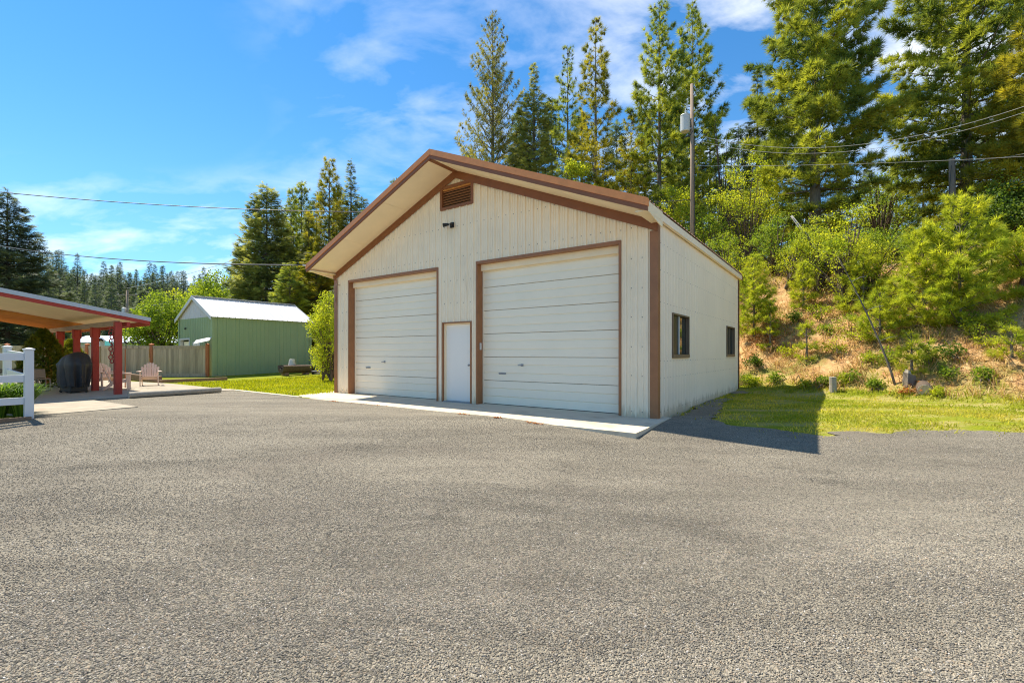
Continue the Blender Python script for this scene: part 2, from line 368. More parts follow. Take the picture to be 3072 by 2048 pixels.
def ground_material():
    m, t = new_mat('ground_soil'); out = N(t, 'ShaderNodeOutputMaterial')
    b = N(t, 'ShaderNodeBsdfPrincipled', in_Roughness=0.95); b.inputs['Specular IOR Level'].default_value = 0.1; L(t, b, 0, out, 0)
    g = N(t, 'ShaderNodeNewGeometry')
    def noise(sc, det=5.0, loc=(0,0,0), st=(1,1,1)):
        mp = N(t, 'ShaderNodeMapping'); mp.inputs['Location'].default_value = loc; mp.inputs['Scale'].default_value = st
        L(t, g, 'Position', mp, 0); n = N(t, 'ShaderNodeTexNoise', in_Scale=sc, in_Detail=det, in_Roughness=0.65); L(t, mp, 0, n, 'Vector'); return n
    def rng(n, a, b_, c=0.0, d=1.0):
        r = N(t, 'ShaderNodeMapRange', in_1=a, in_2=b_, in_3=c, in_4=d); L(t, n, 0, r, 0); return r
    def mixc(f, A, B):
        mx = N(t, 'ShaderNodeMix', data_type='RGBA'); L(t, f, 0, mx, 'Factor')
        for i, c in ((6, A), (7, B)):
            if isinstance(c, tuple): mx.inputs[i].default_value = (*c, 1)
            else: L(t, c, 2, mx, i)
        return mx
    green = mixc(rng(noise(14.0), 0.3, 0.7), (0.150, 0.195, 0.010), (0.285, 0.300, 0.018))
    dry = mixc(rng(noise(9.0, 5.0, (4, 1, 0)), 0.3, 0.7), (0.30, 0.275, 0.065), (0.46, 0.36, 0.16))
    at = N(t, 'ShaderNodeAttribute', attribute_name='dryness')
    nz = rng(noise(1.3, 5.0, (2, 7, 0), (0.5, 1.6, 1)), 0.30, 0.70, -0.95, 0.95)
    ad = N(t, 'ShaderNodeMath', operation='ADD', use_clamp=True); L(t, at, 'Fac', ad, 0); L(t, nz, 0, ad, 1)
    lawn = mixc(ad, green, dry)
    soil = mixc(rng(noise(3.0, 8.0), 0.35, 0.65), (0.37, 0.18, 0.075), (0.62, 0.42, 0.20))
    soil2 = mixc(rng(noise(0.8, 4.0, (9, 2, 0)), 0.48, 0.62), soil, (0.22, 0.22, 0.05))
    at2 = N(t, 'ShaderNodeAttribute', attribute_name='bank')
    nz2 = rng(noise(2.5, 4.0, (1, 1, 5)), 0.2, 0.8, -0.45, 0.45)
    ad2 = N(t, 'ShaderNodeMath', operation='ADD', use_clamp=True); L(t, at2, 'Fac', ad2, 0); L(t, nz2, 0, ad2, 1)
    c1 = mixc(ad2, lawn, soil2)
    at3 = N(t, 'ShaderNodeAttribute', attribute_name='far')
    far = mixc(rng(noise(0.06, 6.0), 0.35, 0.65), (0.035, 0.055, 0.022), (0.085, 0.105, 0.030))
    c2 = mixc(at3, c1, far); c2.inputs['Factor'].default_value = 0; t.links.new(at3.outputs['Fac'], c2.inputs['Factor'])
    L(t, c2, 2, b, 'Base Color')
    bp = N(t, 'ShaderNodeBump', in_Strength=0.7, in_Distance=0.05); L(t, noise(22.0, 6.0), 0, bp, 'Height'); L(t, bp, 0, b, 'Normal')
ground_material()

def lawn_dry(x, y):
    d = np.where(x > 0, 0.30+0.5*sstep(0.5, 2.2, bank_d(x, y)+2.6)*sstep(-0.3, -0.7, bank_d(x, y)), -0.25)
    return d
LOT = [(-34, -30), (34, -30), (34, 7.6), (15, 8.0), (9.3, 8.35), (7.0, 8.2), (5.7, 8.15), (4.8, 8.3), (4.25, 8.8), (4.15, 9.6), (4.75, 10.9), (6.3, 13.6), (7.7, 15.6),
       (7.9, 16.4), (2.4, 9.9), (-5.0, 15.3), (-6.36, 13.80), (-9.75, 16.3), (-11.6, 13.7), (-12.0, 12.6), (-11.4, 11.3), (-9.8, 9.3), (-11.5, 7.0), (-22, -5), (-34, -5)]
def seg_poly_sdf(px, py, poly):
    """signed distance, negative inside"""
    d = np.full(px.shape, 1e9); inside = np.zeros(px.shape, bool); n = len(poly)
    for i in range(n):
        ax, ay = poly[i]; bx, by = poly[(i+1) % n]
        ex, ey = bx-ax, by-ay; wx, wy = px-ax, py-ay
        t = np.clip((wx*ex+wy*ey)/(ex*ex+ey*ey), 0, 1)
        d = np.minimum(d, np.hypot(wx-ex*t, wy-ey*t))
        c = ((ay > py) != (by > py)) & (px < (bx-ax)*(py-ay)/(by-ay+1e-12)+ax); inside ^= c
    return np.where(inside, -d, d)
PATIO = [(-11.9, 13.0), (-9.75, 16.35), (-10.6, 17.0), (-14.6, 19.9), (-24, 25), (-31, 14), (-20, 5.0)]
xs = axis_coords(-520, 420, -26, 26, 0.45); ys = axis_coords(-60, 560, 0, 34, 0.45)
X, Y = np.meshgrid(xs, ys)
Z = ground(X, Y)
_lx, _ly = to_local(X, Y)
_bed = np.minimum(seg_poly_sdf(X, Y, LOT), seg_poly_sdf(X, Y, PATIO))
_bed = np.minimum(_bed, np.maximum(np.maximum(-0.66-_lx, _lx-GW-0.1), np.maximum(-1.68-_ly, _ly-GD)))
Z = Z-0.14*sstep(-0.25, -0.75, _bed)          # the bed is dug out below gravel and slabs
nx, ny = len(xs), len(ys)
idx = np.arange(nx*ny).reshape(ny, nx)
F = np.stack([idx[:-1, :-1], idx[:-1, 1:], idx[1:, 1:], idx[1:, :-1]], -1).reshape(-1, 4)
go = mesh_np('ground', np.stack([X, Y, Z], -1).reshape(-1, 3), F, 'ground_soil', smooth=True)
for nm, val in (('dryness', lawn_dry(X, Y)), ('bank', np.clip(sstep(-0.1, 0.9, bank_d(X, Y))*1.15*sstep(-26, -8, X)-0.12, 0, 1)), ('far', sstep(50, 90, np.hypot(X, Y)))):
    a = go.data.attributes.new(nm, 'FLOAT', 'POINT'); a.data.foreach_set('value', np.ascontiguousarray(val.ravel(), dtype=np.float32))
tag(go, 'green lawn and rough ground rising to a bare earth bank', kind='structure')

# ------------------------------------------------------------------ gravel lot
def gravel_material():
    m, t = new_mat('gravel_bed'); out = N(t, 'ShaderNodeOutputMaterial')
    b = N(t, 'ShaderNodeBsdfPrincipled', in_Roughness=0.9); b.inputs['Specular IOR Level'].default_value = 0.25; L(t, b, 0, out, 0)
    g = N(t, 'ShaderNodeNewGeometry')
    v = N(t, 'ShaderNodeTexVoronoi', in_Scale=92.0); L(t, g, 'Position', v, 'Vector')
    sp = N(t, 'ShaderNodeSeparateColor'); L(t, v, 'Color', sp, 0)
    mx = N(t, 'ShaderNodeMix', data_type='RGBA'); L(t, sp, 0, mx, 'Factor')
    mx.inputs[6].default_value = (0.142, 0.126, 0.098, 1); mx.inputs[7].default_value = (0.390, 0.342, 0.258, 1)
    mp = N(t, 'ShaderNodeMapping'); mp.inputs['Rotation'].default_value = (0, 0, R_(-24)); mp.inputs['Scale'].default_value = (0.35, 1.5, 1); L(t, g, 'Position', mp, 0)
    n = N(t, 'ShaderNodeTexNoise', in_Scale=1.0, in_Detail=7.0, in_Roughness=0.65, in_Distortion=0.4); L(t, mp, 0, n, 'Vector')
    r = N(t, 'ShaderNodeMapRange', in_1=0.35, in_2=0.65, in_3=0.82, in_4=1.10); L(t, n, 0, r, 0)
    so = N(t, 'ShaderNodeVectorMath', operation='SUBTRACT'); so.inputs[1].default_value = (-4.0, -12.0, 0.0); L(t, g, 'Position', so, 0)
    ln = N(t, 'ShaderNodeVectorMath', operation='LENGTH'); L(t, so, 0, ln, 0)
    sx2 = N(t, 'ShaderNodeSeparateXYZ'); L(t, so, 0, sx2, 0); an = N(t, 'ShaderNodeMath', operation='ARCTAN2'); L(t, sx2, 0, an, 0); L(t, sx2, 1, an, 1)
    am = N(t, 'ShaderNodeMath', operation='MULTIPLY', in_1=9.0); L(t, an, 0, am, 0)
    cb2 = N(t, 'ShaderNodeCombineXYZ'); t.links.new(ln.outputs['Value'], cb2.inputs[0]); L(t, am, 0, cb2, 1)
    nk = N(t, 'ShaderNodeTexNoise', in_Scale=1.5, in_Detail=8.0, in_Roughness=0.72, in_Distortion=0.5); L(t, cb2, 0, nk, 'Vector')
    rk0 = N(t, 'ShaderNodeMapRange', in_1=0.52, in_2=0.66, in_3=1.0, in_4=0.78); L(t, nk, 0, rk0, 0)
    nl = N(t, 'ShaderNodeTexNoise', in_Scale=0.62, in_Detail=2.0); L(t, cb2, 0, nl, 'Vector')
    rl_ = N(t, 'ShaderNodeMapRange', in_1=0.42, in_2=0.60, in_3=1.07, in_4=0.95); L(t, nl, 0, rl_, 0)
    rk = N(t, 'ShaderNodeMath', operation='MULTIPLY'); L(t, rk0, 0, rk, 0); L(t, rl_, 0, rk, 1)
    rk2 = N(t, 'ShaderNodeMath', operation='MULTIPLY'); L(t, r, 0, rk2, 0); L(t, rk, 0, rk2, 1)
    m2 = N(t, 'ShaderNodeMix', data_type='RGBA', blend_type='MULTIPLY'); m2.inputs['Factor'].default_value = 1.0
    L(t, mx, 2, m2, 6); L(t, rk2, 0, m2, 7)
    n3 = N(t, 'ShaderNodeTexNoise', in_Scale=0.55, in_Detail=3.0); L(t, g, 'Position', n3, 'Vector')
    r3 = N(t, 'ShaderNodeMapRange', in_1=0.52, in_2=0.72, in_3=0.0, in_4=0.45); L(t, n3, 0, r3, 0)
    m3 = N(t, 'ShaderNodeMix', data_type='RGBA'); L(t, r3, 0, m3, 'Factor'); L(t, m2, 2, m3, 6); m3.inputs[7].default_value = (0.235, 0.195, 0.150, 1)
    L(t, m3, 2, b, 'Base Color')
    hh = N(t, 'ShaderNodeMath', operation='SUBTRACT', in_0=0.8); L(t, v, 'Distance', hh, 1)
    hn = N(t, 'ShaderNodeMath', operation='MULTIPLY_ADD', in_1=0.5); L(t, sp, 1, hn, 0); L(t, hh, 0, hn, 2)
    bp = N(t, 'ShaderNodeBump', in_Strength=1.0, in_Distance=0.012); L(t, hn, 0, bp, 'Height'); L(t, bp, 0, b, 'Normal')
gravel_material()
def lot_sdf(x, y):
    s = seg_poly_sdf(x, y, LOT)
    lx, ly = to_local(x, y)
    s = np.maximum(s, np.minimum(np.minimum(lx+0.66, GW+0.18-lx), np.minimum(ly+1.68, GD+0.5-ly)))   # none under the apron
    edge = sstep(2.9, 3.8, x)                                   # ragged only along the grass on the right
    return s+edge*(0.55*(vnoise(x*1.7, y*1.7)-0.5)+0.30*(vnoise(x*5.1+3, y*5.1)-0.5)+0.16*(vnoise(x*13, y*13)-0.5))
def clip_sheet(name, sdf, x0, x1, y0, y1, step, lift, mats):
    gx = np.arange(x0, x1+1e-6, step); gy = np.arange(y0, y1+1e-6, step)
    A, B = np.meshgrid(gx, gy); D = sdf(A, B); V = []; Fs = []; cache = {}
    def vid(key, x, y):
        if key not in cache: cache[key] = len(V); V.append((x, y))
        return cache[key]
    for j in range(len(gy)-1):
        row = D[j:j+2]
        if row.min() > 0: continue
        for i in range(len(gx)-1):
            c = [(i, j), (i+1, j), (i+1, j+1), (i, j+1)]; dv = [D[b, a] for a, b in c]
            if min(dv) >= 0: continue
            poly = []
            for k in range(4):
                a, b = c[k], c[(k+1) % 4]; da, db = dv[k], dv[(k+1) % 4]
                if da < 0: poly.append(vid(a, gx[a[0]], gy[a[1]]))
                if (da < 0) != (db < 0):
                    t = da/(da-db); key = (min(a, b), max(a, b))
                    poly.append(vid(key, gx[a[0]]+(gx[b[0]]-gx[a[0]])*t, gy[a[1]]+(gy[b[1]]-gy[a[1]])*t))
            if len(poly) >= 3: Fs.append(tuple(poly))
    P = np.array(V); zz = ground(P[:, 0], P[:, 1])+lift
    me = bpy.data.meshes.new(name); me.from_pydata(np.column_stack([P, zz]).tolist(), [], Fs)
    me.materials.append(MATS[mats]); me.update()
    for p in me.polygons: p.use_smooth = True
    return add_obj(name, me)
lot = clip_sheet('gravel_lot', lot_sdf, -14, 16, -1, 17, 0.2, 0.012, 'gravel_bed')
tag(lot, 'wide grey crushed stone lot in front of the garage', kind='structure')
# the lot goes on behind and beside the viewer
sheet = MB()
for (x0, x1, y0, y1) in ((-34, 34, -30, -1), (-34, -14, -1, 4), (16, 34, -1, 7.6)):
    n = 6
    for i in range(n):
        for j in range(n):
            q = [(x0+(x1-x0)*(i+a)/n, y0+(y1-y0)*(j+b)/n) for a, b in ((0,0),(1,0),(1,1),(0,1))]
            sheet.add([(a, b, gz(a, b)+0.011) for a, b in q], [(0,1,2,3)])
tag(sheet.build('gravel_lot', 'gravel_bed', fix=False), 'outer reach of the grey crushed stone lot', kind='structure')

# loose stones: real pebbles scattered over the near part of the lot
def stone_material():
    m, t = new_mat('stone'); out = N(t, 'ShaderNodeOutputMaterial')
    b = N(t, 'ShaderNodeBsdfPrincipled', in_Roughness=0.85); b.inputs['Specular IOR Level'].default_value = 0.3; L(t, b, 0, out, 0)
    oi = N(t, 'ShaderNodeObjectInfo')
    cr = N(t, 'ShaderNodeValToRGB'); L(t, oi, 'Random', cr, 0); e = cr.color_ramp
    e.elements[0].position = 0.0; e.elements[0].color = (0.125, 0.115, 0.100, 1)
    e.elements[1].position = 1.0; e.elements[1].color = (0.62, 0.58, 0.52, 1)
    for p, c in ((0.35, (0.208, 0.185, 0.146)), (0.80, (0.360, 0.316, 0.238)), (0.93, (0.34, 0.255, 0.170)), (0.985, (0.40, 0.36, 0.31))):
        k = e.elements.new(p); k.color = (*c, 1)
    g = N(t, 'ShaderNodeNewGeometry')
    mp = N(t, 'ShaderNodeMapping'); mp.inputs['Rotation'].default_value = (0, 0, R_(-24)); mp.inputs['Scale'].default_value = (0.35, 1.5, 1); L(t, g, 'Position', mp, 0)
    n = N(t, 'ShaderNodeTexNoise', in_Scale=1.0, in_Detail=5.0, in_Roughness=0.65, in_Distortion=0.4); L(t, mp, 0, n, 'Vector')
    r = N(t, 'ShaderNodeMapRange', in_1=0.35, in_2=0.65, in_3=0.84, in_4=1.10); L(t, n, 0, r, 0)
    so = N(t, 'ShaderNodeVectorMath', operation='SUBTRACT'); so.inputs[1].default_value = (-4.0, -12.0, 0.0); L(t, g, 'Position', so, 0)
    ln = N(t, 'ShaderNodeVectorMath', operation='LENGTH'); L(t, so, 0, ln, 0)
    sx2 = N(t, 'ShaderNodeSeparateXYZ'); L(t, so, 0, sx2, 0); an = N(t, 'ShaderNodeMath', operation='ARCTAN2'); L(t, sx2, 0, an, 0); L(t, sx2, 1, an, 1)
    am = N(t, 'ShaderNodeMath', operation='MULTIPLY', in_1=9.0); L(t, an, 0, am, 0)
    cb2 = N(t, 'ShaderNodeCombineXYZ'); t.links.new(ln.outputs['Value'], cb2.inputs[0]); L(t, am, 0, cb2, 1)
    nk = N(t, 'ShaderNodeTexNoise', in_Scale=1.5, in_Detail=8.0, in_Roughness=0.72, in_Distortion=0.5); L(t, cb2, 0, nk, 'Vector')
    rk0 = N(t, 'ShaderNodeMapRange', in_1=0.52, in_2=0.66, in_3=1.0, in_4=0.78); L(t, nk, 0, rk0, 0)
    nl = N(t, 'ShaderNodeTexNoise', in_Scale=0.62, in_Detail=2.0); L(t, cb2, 0, nl, 'Vector')
    rl_ = N(t, 'ShaderNodeMapRange', in_1=0.42, in_2=0.60, in_3=1.07, in_4=0.95); L(t, nl, 0, rl_, 0)
    rk = N(t, 'ShaderNodeMath', operation='MULTIPLY'); L(t, rk0, 0, rk, 0); L(t, rl_, 0, rk, 1)
    rk2 = N(t, 'ShaderNodeMath', operation='MULTIPLY'); L(t, r, 0, rk2, 0); L(t, rk, 0, rk2, 1)
    m2 = N(t, 'ShaderNodeMix', data_type='RGBA', blend_type='MULTIPLY'); m2.inputs['Factor'].default_value = 1.0
    L(t, cr, 0, m2, 6); L(t, rk2, 0, m2, 7); L(t, m2, 2, b, 'Base Color')
stone_material()
def gravel_scatter():
    gx = np.arange(-12.5, 12.6, 0.125); gy = np.arange(0.9, 9.6, 0.125)
    A, B = np.meshgrid(gx, gy); Zs = ground(A, B)+0.014
    nX, nY = len(gx), len(gy); ix = np.arange(nX*nY).reshape(nY, nX)
    F = np.stack([ix[:-1, :-1], ix[:-1, 1:], ix[1:, 1:], ix[1:, :-1]], -1).reshape(-1, 4)
    cx = A[:-1, :-1].ravel()+0.0625; cy = B[:-1, :-1].ravel()+0.0625
    keep = (np.abs(cx) < 1.15*cy+1.6) & (lot_sdf(cx, cy) < -0.12)
    lx, ly = to_local(cx, cy); keep &= ~((ly > -1.85) & (lx > -0.8) & (lx < GW+0.2))
    o = mesh_np('gravel', np.stack([A, B, Zs], -1).reshape(-1, 3), F[keep], 'stone')
    Bv = B.ravel()
    Av = A.ravel(); _rr = np.hypot(Av+4, Bv+12); _th = np.arctan2(Av+4, Bv+12)
    win = vnoise(_rr*1.5+3, _th*7+20)*0.65+vnoise(_rr*4.0, _th*22+9)*0.35          # loose windrows between packed wheel tracks
    den = 12000*np.minimum(1, (2.5/np.maximum(Bv, 0.1))**2)*np.clip(0.55+1.9*(win-0.30), 0.40, 1.35)
    a = o.data.attributes.new('den', 'FLOAT', 'POINT'); a.data.foreach_set('value', den.astype(np.float32))
    ng = bpy.data.node_groups.new('scatter_stones', 'GeometryNodeTree')
    ng.interface.new_socket('Geometry', in_out='INPUT', socket_type='NodeSocketGeometry')
    ng.interface.new_socket('Geometry', in_out='OUTPUT', socket_type='NodeSocketGeometry')
    gi = ng.nodes.new('NodeGroupInput'); gout = ng.nodes.new('NodeGroupOutput')
    dp = ng.nodes.new('GeometryNodeDistributePointsOnFaces'); dp.distribute_method = 'RANDOM'
    na = ng.nodes.new('GeometryNodeInputNamedAttribute'); na.data_type = 'FLOAT'; na.inputs['Name'].default_value = 'den'
    L(ng, gi, 0, dp, 'Mesh'); ng.links.new(na.outputs[0], dp.inputs['Density'])
    gi2 = ng.nodes.new('GeometryNodeGeometryToInstance')
    for k in range(4):
        ico = ng.nodes.new('GeometryNodeMeshIcoSphere'); ico.inputs['Radius'].default_value = 1.0; ico.inputs['Subdivisions'].default_value = 1
        sp = ng.nodes.new('GeometryNodeSetPosition'); pos = ng.nodes.new('GeometryNodeInputPosition')
        wn = ng.nodes.new('ShaderNodeTexWhiteNoise'); wn.noise_dimensions = '4D'; wn.inputs['W'].default_value = 1.7*k
        L(ng, pos, 0, wn, 'Vector')
        vm = ng.nodes.new('ShaderNodeVectorMath'); vm.operation = 'SUBTRACT'; vm.inputs[1].default_value = (0.5, 0.5, 0.5); L(ng, wn, 'Color', vm, 0)
        vs = ng.nodes.new('ShaderNodeVectorMath'); vs.operation = 'SCALE'; vs.inputs['Scale'].default_value = 0.75; L(ng, vm, 0, vs, 0)
        L(ng, ico, 0, sp, 'Geometry'); L(ng, vs, 0, sp, 'Offset')
        sm = ng.nodes.new('GeometryNodeSetMaterial'); sm.inputs['Material'].default_value = MATS['stone']; L(ng, sp, 0, sm, 0)
        ng.links.new(sm.outputs[0], gi2.inputs[0])
    ip = ng.nodes.new('GeometryNodeInstanceOnPoints'); L(ng, dp, 'Points', ip, 'Points'); L(ng, gi2, 0, ip, 'Instance'); ip.inputs['Pick Instance'].default_value = True
    rr = ng.nodes.new('FunctionNodeRandomValue'); rr.data_type = 'FLOAT_VECTOR'; rr.inputs[0].default_value = (-0.5, -0.5, 0); rr.inputs[1].default_value = (0.5, 0.5, 6.283); rr.inputs['Seed'].default_value = 3
    rs = ng.nodes.new('FunctionNodeRandomValue'); rs.data_type = 'FLOAT_VECTOR'; rs.inputs[0].default_value = (0.0034, 0.0028, 0.0018); rs.inputs[1].default_value = (0.0086, 0.0060, 0.0040); rs.inputs['Seed'].default_value = 8
    ng.links.new(rr.outputs[0], ip.inputs['Rotation']); ng.links.new(rs.outputs[0], ip.inputs['Scale'])
    L(ng, ip, 0, gout, 0)
    md = o.modifiers.new('scatter', 'NODES'); md.node_group = ng
    tag(o, 'loose grey crushed stones strewn over the lot', kind='stuff')
gravel_scatter()

# ------------------------------------------------------------------ garage
def corr_profile(length, pitch=0.2286, hi=0.027, lo=0.009, start=0.0):
    base = [(0, 0), (0.014, hi), (0.044, hi), (0.058, 0), (0.106, 0), (0.112, lo), (0.124, lo), (0.130, 0), (0.163, 0), (0.169, lo), (0.181, lo), (0.187, 0)]
    pts = []
    k = -1
    while k*pitch+start < length:
        for a, h in base:
            p = a*pitch/0.2286+k*pitch+start
            if 0 <= p <= length: pts.append((p, h))
        k += 1
    if not pts or pts[0][0] > 1e-4: pts.insert(0, (0.0, 0.0))
    if pts[-1][0] < length-1e-4: pts.append((length, 0.0))
    return pts
def corr_wall(name, length, z0, ztop, openings, mapf, m, parent, extra=(), **kw):
    pr = corr_profile(length, **kw); xsA = [p[0] for p in pr]; hs = [p[1] for p in pr]
    cuts = set(extra)
    for o in openings: cuts.add(o[0]); cuts.add(o[1])
    allx = sorted(set([round(x, 5) for x in xsA])|set(round(c, 5) for c in cuts)); hh = np.interp(allx, xsA, hs)
    V = []; F = []
    for i in range(len(allx)-1):
        a, b = allx[i], allx[i+1]; mid = (a+b)/2
        cov = sorted((o[2], o[3]) for o in openings if o[0] <= mid <= o[1]); spans = []; cur = z0
        for c0, c1 in cov:
            if c0 > cur: spans.append((cur, c0))
            cur = max(cur, c1)
        spans.append((cur, None))
        for s0, s1 in spans:
            ta, tb = (ztop(a), ztop(b)) if s1 is None else (s1, s1)
            if min(ta, tb)-s0 < 0.01: continue
            k = len(V)
            V += [mapf(a, hh[i], s0), mapf(b, hh[i+1], s0), mapf(b, hh[i+1], tb), mapf(a, hh[i], ta)]
            F.append((k, k+1, k+2, k+3))
    return mesh_np(name, np.array(V), np.array(F), m, parent)

garage = empty('garage', (GO[0], GO[1], 0), GA)
tag(garage, 'large cream ribbed steel garage with brown trim and two white overhead doors', 'garage')
MS = 0.413
def zw(x): return GH+MS*min(x, GW-x)
DL, DR, PD = (0.76, 4.67), (6.12, 9.94), (4.88, 5.91)
DH, PH = 3.60, 2.15
VENT = (4.84, 5.97, 5.20, 5.80)
ops = [(DL[0], DL[1], -0.3, DH), (DR[0], DR[1], -0.3, DH), (PD[0], PD[1], -0.3, PH), (VENT[0], VENT[1], VENT[2], VENT[3])]
corr_wall('front_wall', GW, -0.25, zw, ops, lambda s, h, z: (s, -h, z), 'cream_steel', garage, extra=(GW/2,))
W1, W2 = (0.99, 2.30, 1.25, 2.19), (6.80, 8.10, 1.25, 2.19)
corr_wall('side_wall', GD, -0.25, lambda x: GH, [W1, W2], lambda s, h, z: (GW+h*0.32, s, z), 'cream_side', garage)
corr_wall('side_wall', GD, -0.25, lambda x: GH, [], lambda s, h, z: (-h, GD-s, z), 'cream_steel', garage)
corr_wall('rear_wall', GW, -0.25, zw, [], lambda s, h, z: (GW-s, GD+h, z), 'cream_steel', garage, extra=(GW/2,))
# roof
OV, SO = 0.95, 0.12
for side in (0, 1):
    def mp_roof(s, h, z, side=side):
        # s runs along the ridge, z runs 0 (eave) .. 1 (ridge)
        x = -SO+(GW/2+SO)*z; zz = GH+MS*x+0.20+h
        return (x if side == 0 else GW-x, s-OV-0.02, zz)
    corr_wall('roof_panel', GD+OV+0.17, 0.0, lambda x: 1.0, [], mp_roof, 'brown_roof', garage, hi=0.028)
    sx = (lambda x: x) if side == 0 else (lambda x: GW-x)
    # soffit panels under the front overhang
    brk = [-SO+0.02, 1.75, 3.55, GW/2-0.03]
    for a, b in zip(brk[:-1], brk[1:]):
        m = MB(); g = 0.004
        p = [(sx(a+g), GH+MS*(a+g)-0.012), (sx(b-g), GH+MS*(b-g)-0.012), (sx(b-g), GH+MS*(b-g)+0.012), (sx(a+g), GH+MS*(a+g)+0.012)]
        m.prism(p, -OV+0.02, -0.034); m.build('soffit_panel', 'soffit_tan', garage)
    # fascia: upper cap with sunlight painted into its brown, dark lower board
    for nm, mt, lo, hi, y0, y1 in (('fascia_board', 'brown_dark', -0.015, 0.072, -OV-0.022, -OV+0.018), ('rake_cap', 'sunlit_trim', 0.074, 0.222, -OV-0.040, -OV+0.060)):
        a, b = -SO-0.02, GW/2
        p = [(sx(a), GH+MS*a+lo), (sx(b), GH+MS*b+lo), (sx(b), GH+MS*b+hi), (sx(a), GH+MS*a+hi)]
        MB().prism(p, y0, y1).build(nm, mt, garage)
    a, b = -0.03, GW/2
    p = [(sx(a), GH+MS*a-0.215), (sx(b), GH+MS*b-0.215), (sx(b), GH+MS*b-0.014), (sx(a), GH+MS*a-0.014)]
    MB().prism(p, -0.056, -0.029).build('frieze_board', 'brown_dark', garage)
    # rear cap, eave trim, boxed eave end
    a, b = -SO, GW/2
    p = [(sx(a), GH+MS*a), (sx(b), GH+MS*b), (sx(b), GH+MS*b+0.19), (sx(a), GH+MS*a+0.19)]
    MB().prism(p, GD+0.10, GD+0.14).build('rake_cap', 'brown_trim', garage)
    m = MB(); x0, x1 = (-SO+0.02, -0.032) if side == 0 else (GW+0.032, GW+SO-0.02)
    m.box(x0, x1-0.0, -0.02, GD+0.09, GH-0.02, GH+0.128); m.build('eave_trim', 'cream_side', garage)
    m = MB(); xa, xb = (-SO, 0.10) if side == 0 else (GW-0.10, GW+SO)
    m.box(xa, xb, -OV+0.021, -0.056, GH-0.052, GH-0.030); m.build('eave_return', 'soffit_tan', garage)
    m = MB(); xa = -SO+0.002 if side == 0 else GW+SO-0.020
    m.prism([(-OV+0.02, GH-0.03), (-0.02, GH-0.17), (-0.02, GH+0.14), (-OV+0.02, GH+0.14)], xa, xa+0.018, 'x'); m.build('eave_end_panel', 'soffit_tan', garage)
MB().beam((GW/2, -OV+0.02, GH+MS*GW/2-0.03), (GW/2, -0.05, GH+MS*GW/2-0.03), 0.16, 0.03).build('ridge_strip', 'brown_dark', garage)
# corner trim
for cx, s in ((0, 1), (GW, -1)):
    for cy, f in ((0, 1), (GD, -1)):
        m = MB(); e = 0.034
        x0, x1 = sorted((cx-s*e, cx+s*0.135)); y0, y1 = sorted((cy-f*e, cy-f*0.0285))
        m.box(x0, x1, y0, y1, -0.24, GH-0.20 if cy == 0 else GH-0.03)
        x0, x1 = sorted((cx-s*e, cx-s*0.0285)); y0, y1 = sorted((cy-f*0.0285, cy+f*0.10))
        m.box(x0, x1, y0, y1, -0.24, GH-0.032)
        m.build('corner_trim', 'brown_trim', garage)
# base of wall: ragged rust and dirt line is a strip of real base trim
MB().box(0.14, DL[0]-0.06, -0.024, 0.0, -0.06, 0.02).build('base_trim', 'cream_steel', garage)
# overhead doors
REC = 0.22
def overhead_door(x0, x1, latch):
    d = empty('overhead_door', (x0, REC, 0)); d.parent = garage
    w = x1-x0; n = 6; h = DH/n
    prof = [(0.0, 0.012), (0.006, 0.0), (0.170, 0.0), (0.174, 0.016), (0.190, 0.016), (0.212, 0.0), (0.375, 0.0), (0.379, 0.016), (0.396, 0.016), (0.418, 0.0), (0.586, 0.0), (0.592, 0.014)]
    m = MB()
    V = [(0.0, y, z) for z, y in prof]+[(0.0, 0.045, prof[-1][0]), (0.0, 0.045, prof[0][0])]
    V2 = [(w, p[1], p[2]) for p in V]; nV = len(V)
    m.add(V+V2, [tuple(range(nV)), tuple(range(2*nV-1, nV-1, -1))]+[(k, (k+1) % nV, nV+(k+1) % nV, nV+k) for k in range(nV)])
    me = m.mesh('door_section', 'door_white')
    for k in range(n):
        o = add_obj('door_section', me, d); o.location = (0, 0, 0.02+k*h)
    MB().box(0.01, w-0.01, 0.005, 0.04, -0.03, 0.018).build('bottom_seal', 'black_metal', d)
    # lift handle and lock
    hx, hz, lx, lz = latch
    m = MB(); m.box(hx-0.11, hx+0.11, -0.008, 0.0, hz-0.022, hz+0.022); m.box(hx-0.10, hx+0.10, -0.030, -0.008, hz+0.004, hz+0.018); m.build('lift_handle', 'grey_metal', d)
    m = MB(); m.box(lx-0.035, lx+0.035, -0.006, 0.0, lz-0.03, lz+0.03); m.tube([(lx, -0.006, lz), (lx, -0.035, lz)], 0.012, 8); m.beam((lx-0.10, -0.038, lz), (lx+0.05, -0.038, lz), 0.012, 0.022); m.build('lock_handle', 'grey_metal', d)
    # opening trim: jambs, header, stop
    for xa, xb in ((-0.05, 0.0), (w, w+0.05)):
        m = MB(); m.box(xa, xb, -REC-0.028, -0.03, -0.2, DH+0.0); m.build('jamb', 'brown_trim', d)
    m = MB(); m.box(-0.05, w+0.05, -REC-0.029, -0.03, DH, DH+0.07); m.build('header', 'brown_trim', d)
    m = MB(); m.box(0.002, w-0.002, -0.10, -0.012, DH-0.16, DH-0.002); m.build('header_stop', 'soffit_tan', d)
    for xa, xb in ((0.001, 0.035), (w-0.035, w-0.001)):
        MB().box(xa, xb, -0.028, -0.004, 0.0, DH-0.161).build('side_stop', 'door_white', d)
    return d
overhead_door(DL[0], DL[1], (0.66, 0.86, 1.45, 1.05))
dr = overhead_door(DR[0], DR[1], (0.62, 0.80, 1.22, 1.02))
